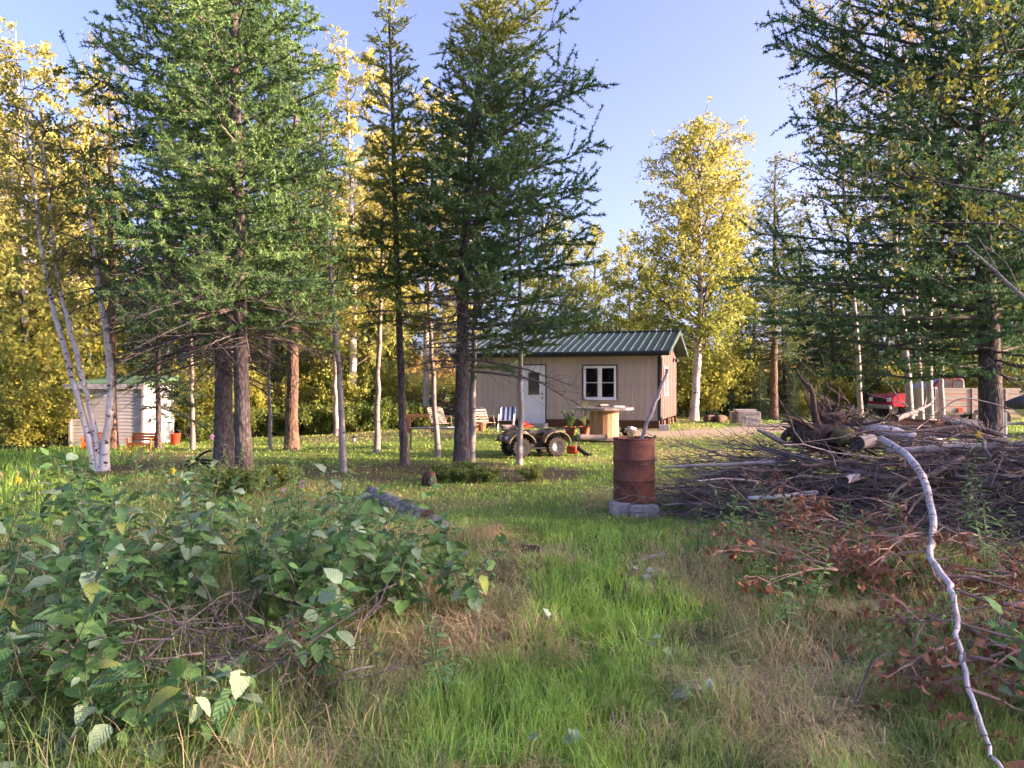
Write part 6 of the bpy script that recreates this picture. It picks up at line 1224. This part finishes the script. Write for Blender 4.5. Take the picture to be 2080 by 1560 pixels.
tussock(1030, 7.3, .16, 600, .35, 'flattened pale straw clump on the lit patch of track', 3); tussock(1120, 7.9, .14, 500, .4, 'matted straw beside the charred log stub', 4)
tussock(960, 5.3, .30, 500, .3, 'dry straw tussock at the edge of the thicket', 5); tussock(880, 5.0, .30, 400, .25, 'dry straw tussock behind the small leafy herb', 6)
tussock(1560, 7.6, .35, 500, .35, 'tall dry grass tuft between track and brush pile', 7); tussock(1560, 4.6, .18, 600, .45, 'matted dry grass on the right of the track', 8); tussock(1620, 4.0, .2, 600, .5, 'matted dry grass in the lower right', 9)
# grass round the barrel foot, ash patch, fallen silver leaves
x, y, z = GP(1225, 8.85); lump('ash_heap', 'small black patch of ash on the lawn before the barrel', (x, y, z + .01), (.34, .2, .05), m_soil, 15, 'ash', 0, None, .6)
m_silver = PLAINLEAF('silver_leaf', (.24, .36, .26), (.34, .45, .35), .2, .6, .15); sv = [leaf_mesh('silver_leaf', m_silver, .75, 6, .3, .2, .22, 60 + i) for i in range(2)]
for i, (px, py, n_, lab) in enumerate([(1405, 1425, 9, 'cluster of silvery fallen leaves under the pale stick'), (1105, 1277, 5, 'silvery fallen leaves on the left of the track'), (1320, 1315, 4, 'silvery fallen leaves in the middle of the track'), (1310, 1175, 5, 'silvery fallen leaves beside the dark broken stick'), (1500, 1070, 5, 'silvery fallen leaves on the grass before the brush pile'), (1118, 1540, 4, 'silvery fallen leaves at the bottom of the picture')]):
    d = F * (H - .07) / (py - 780); x, y, z = GP(px, d); t = thing('fallen_leaf_cluster', lab, 'leaves', (x, y, z), 0)
    for k in range(n_):
        o = obj('leaf', sv[k % 2], t); o.matrix_local = Matrix.Translation((rng.normal(0, .06), rng.normal(0, .06), .09 + rng.random() * .05)) @ Euler((rng.normal(0, .5), rng.normal(-.1, .4), rng.uniform(0, 6.28))).to_matrix().to_4x4() @ Matrix.Scale(rng.uniform(.06, .10), 4)
# leaf litter on bare ground
g = np.random.default_rng(88); n = 16000; y = 11 * (30 / 11) ** g.random(n); x = g.uniform(-.7, .5, n) * y; k = (g.random(n) < m_dirt(x, y) * .9 + .03); x, y = x[k], y[k]
P = np.stack([x, y, gz(x, y) + .015 + .03 * g.random(len(x))], -1); V, Fc, C = leaf_quads(P, g, .055, np.where(g.random((len(P), 1)) < .6, np.array([.18, .115, .06]), np.array([.22, .17, .06])) * (.6 + .7 * g.random((len(P), 1))), 0)
V = V.reshape(-1, 4, 3); V[:, :, 2] = P[:, 2][:, None] + (V[:, :, 2] - P[:, 2][:, None]) * .3
tag(obj('leaf_litter', np_mesh('leaf_litter', V.reshape(-1, 3), Fc, m_leaf, C)), 'fallen brown and yellow leaves scattered on the lawn', 'leaves', kind='stuff')

t = thing('hanging_branch', 'pale broken branch slanting in from the right edge before the massive larch', 'branch', tuple(P3(2120, 640, 7.4)))
b0 = P3(2120, 640, 7.4); stick_obj('stem', None, None, [P3(2120, 640, 7.4) - b0, P3(2060, 588, 7.5) - b0, P3(2010, 540, 7.6) - b0, P3(1962, 498, 7.7) - b0], [.022, .018, .014, .008], m_stick, parent=t)
stick_obj('side_twig', None, None, [P3(2030, 558, 7.56) - b0, P3(2010, 520, 7.5) - b0, P3(1985, 478, 7.5) - b0], [.007, .005, .003], m_stick, parent=t); stick_obj('side_twig', None, None, [P3(2075, 600, 7.5) - b0, P3(2045, 530, 7.4) - b0, P3(2000, 500, 7.4) - b0], [.007, .005, .003], m_stick, parent=t)
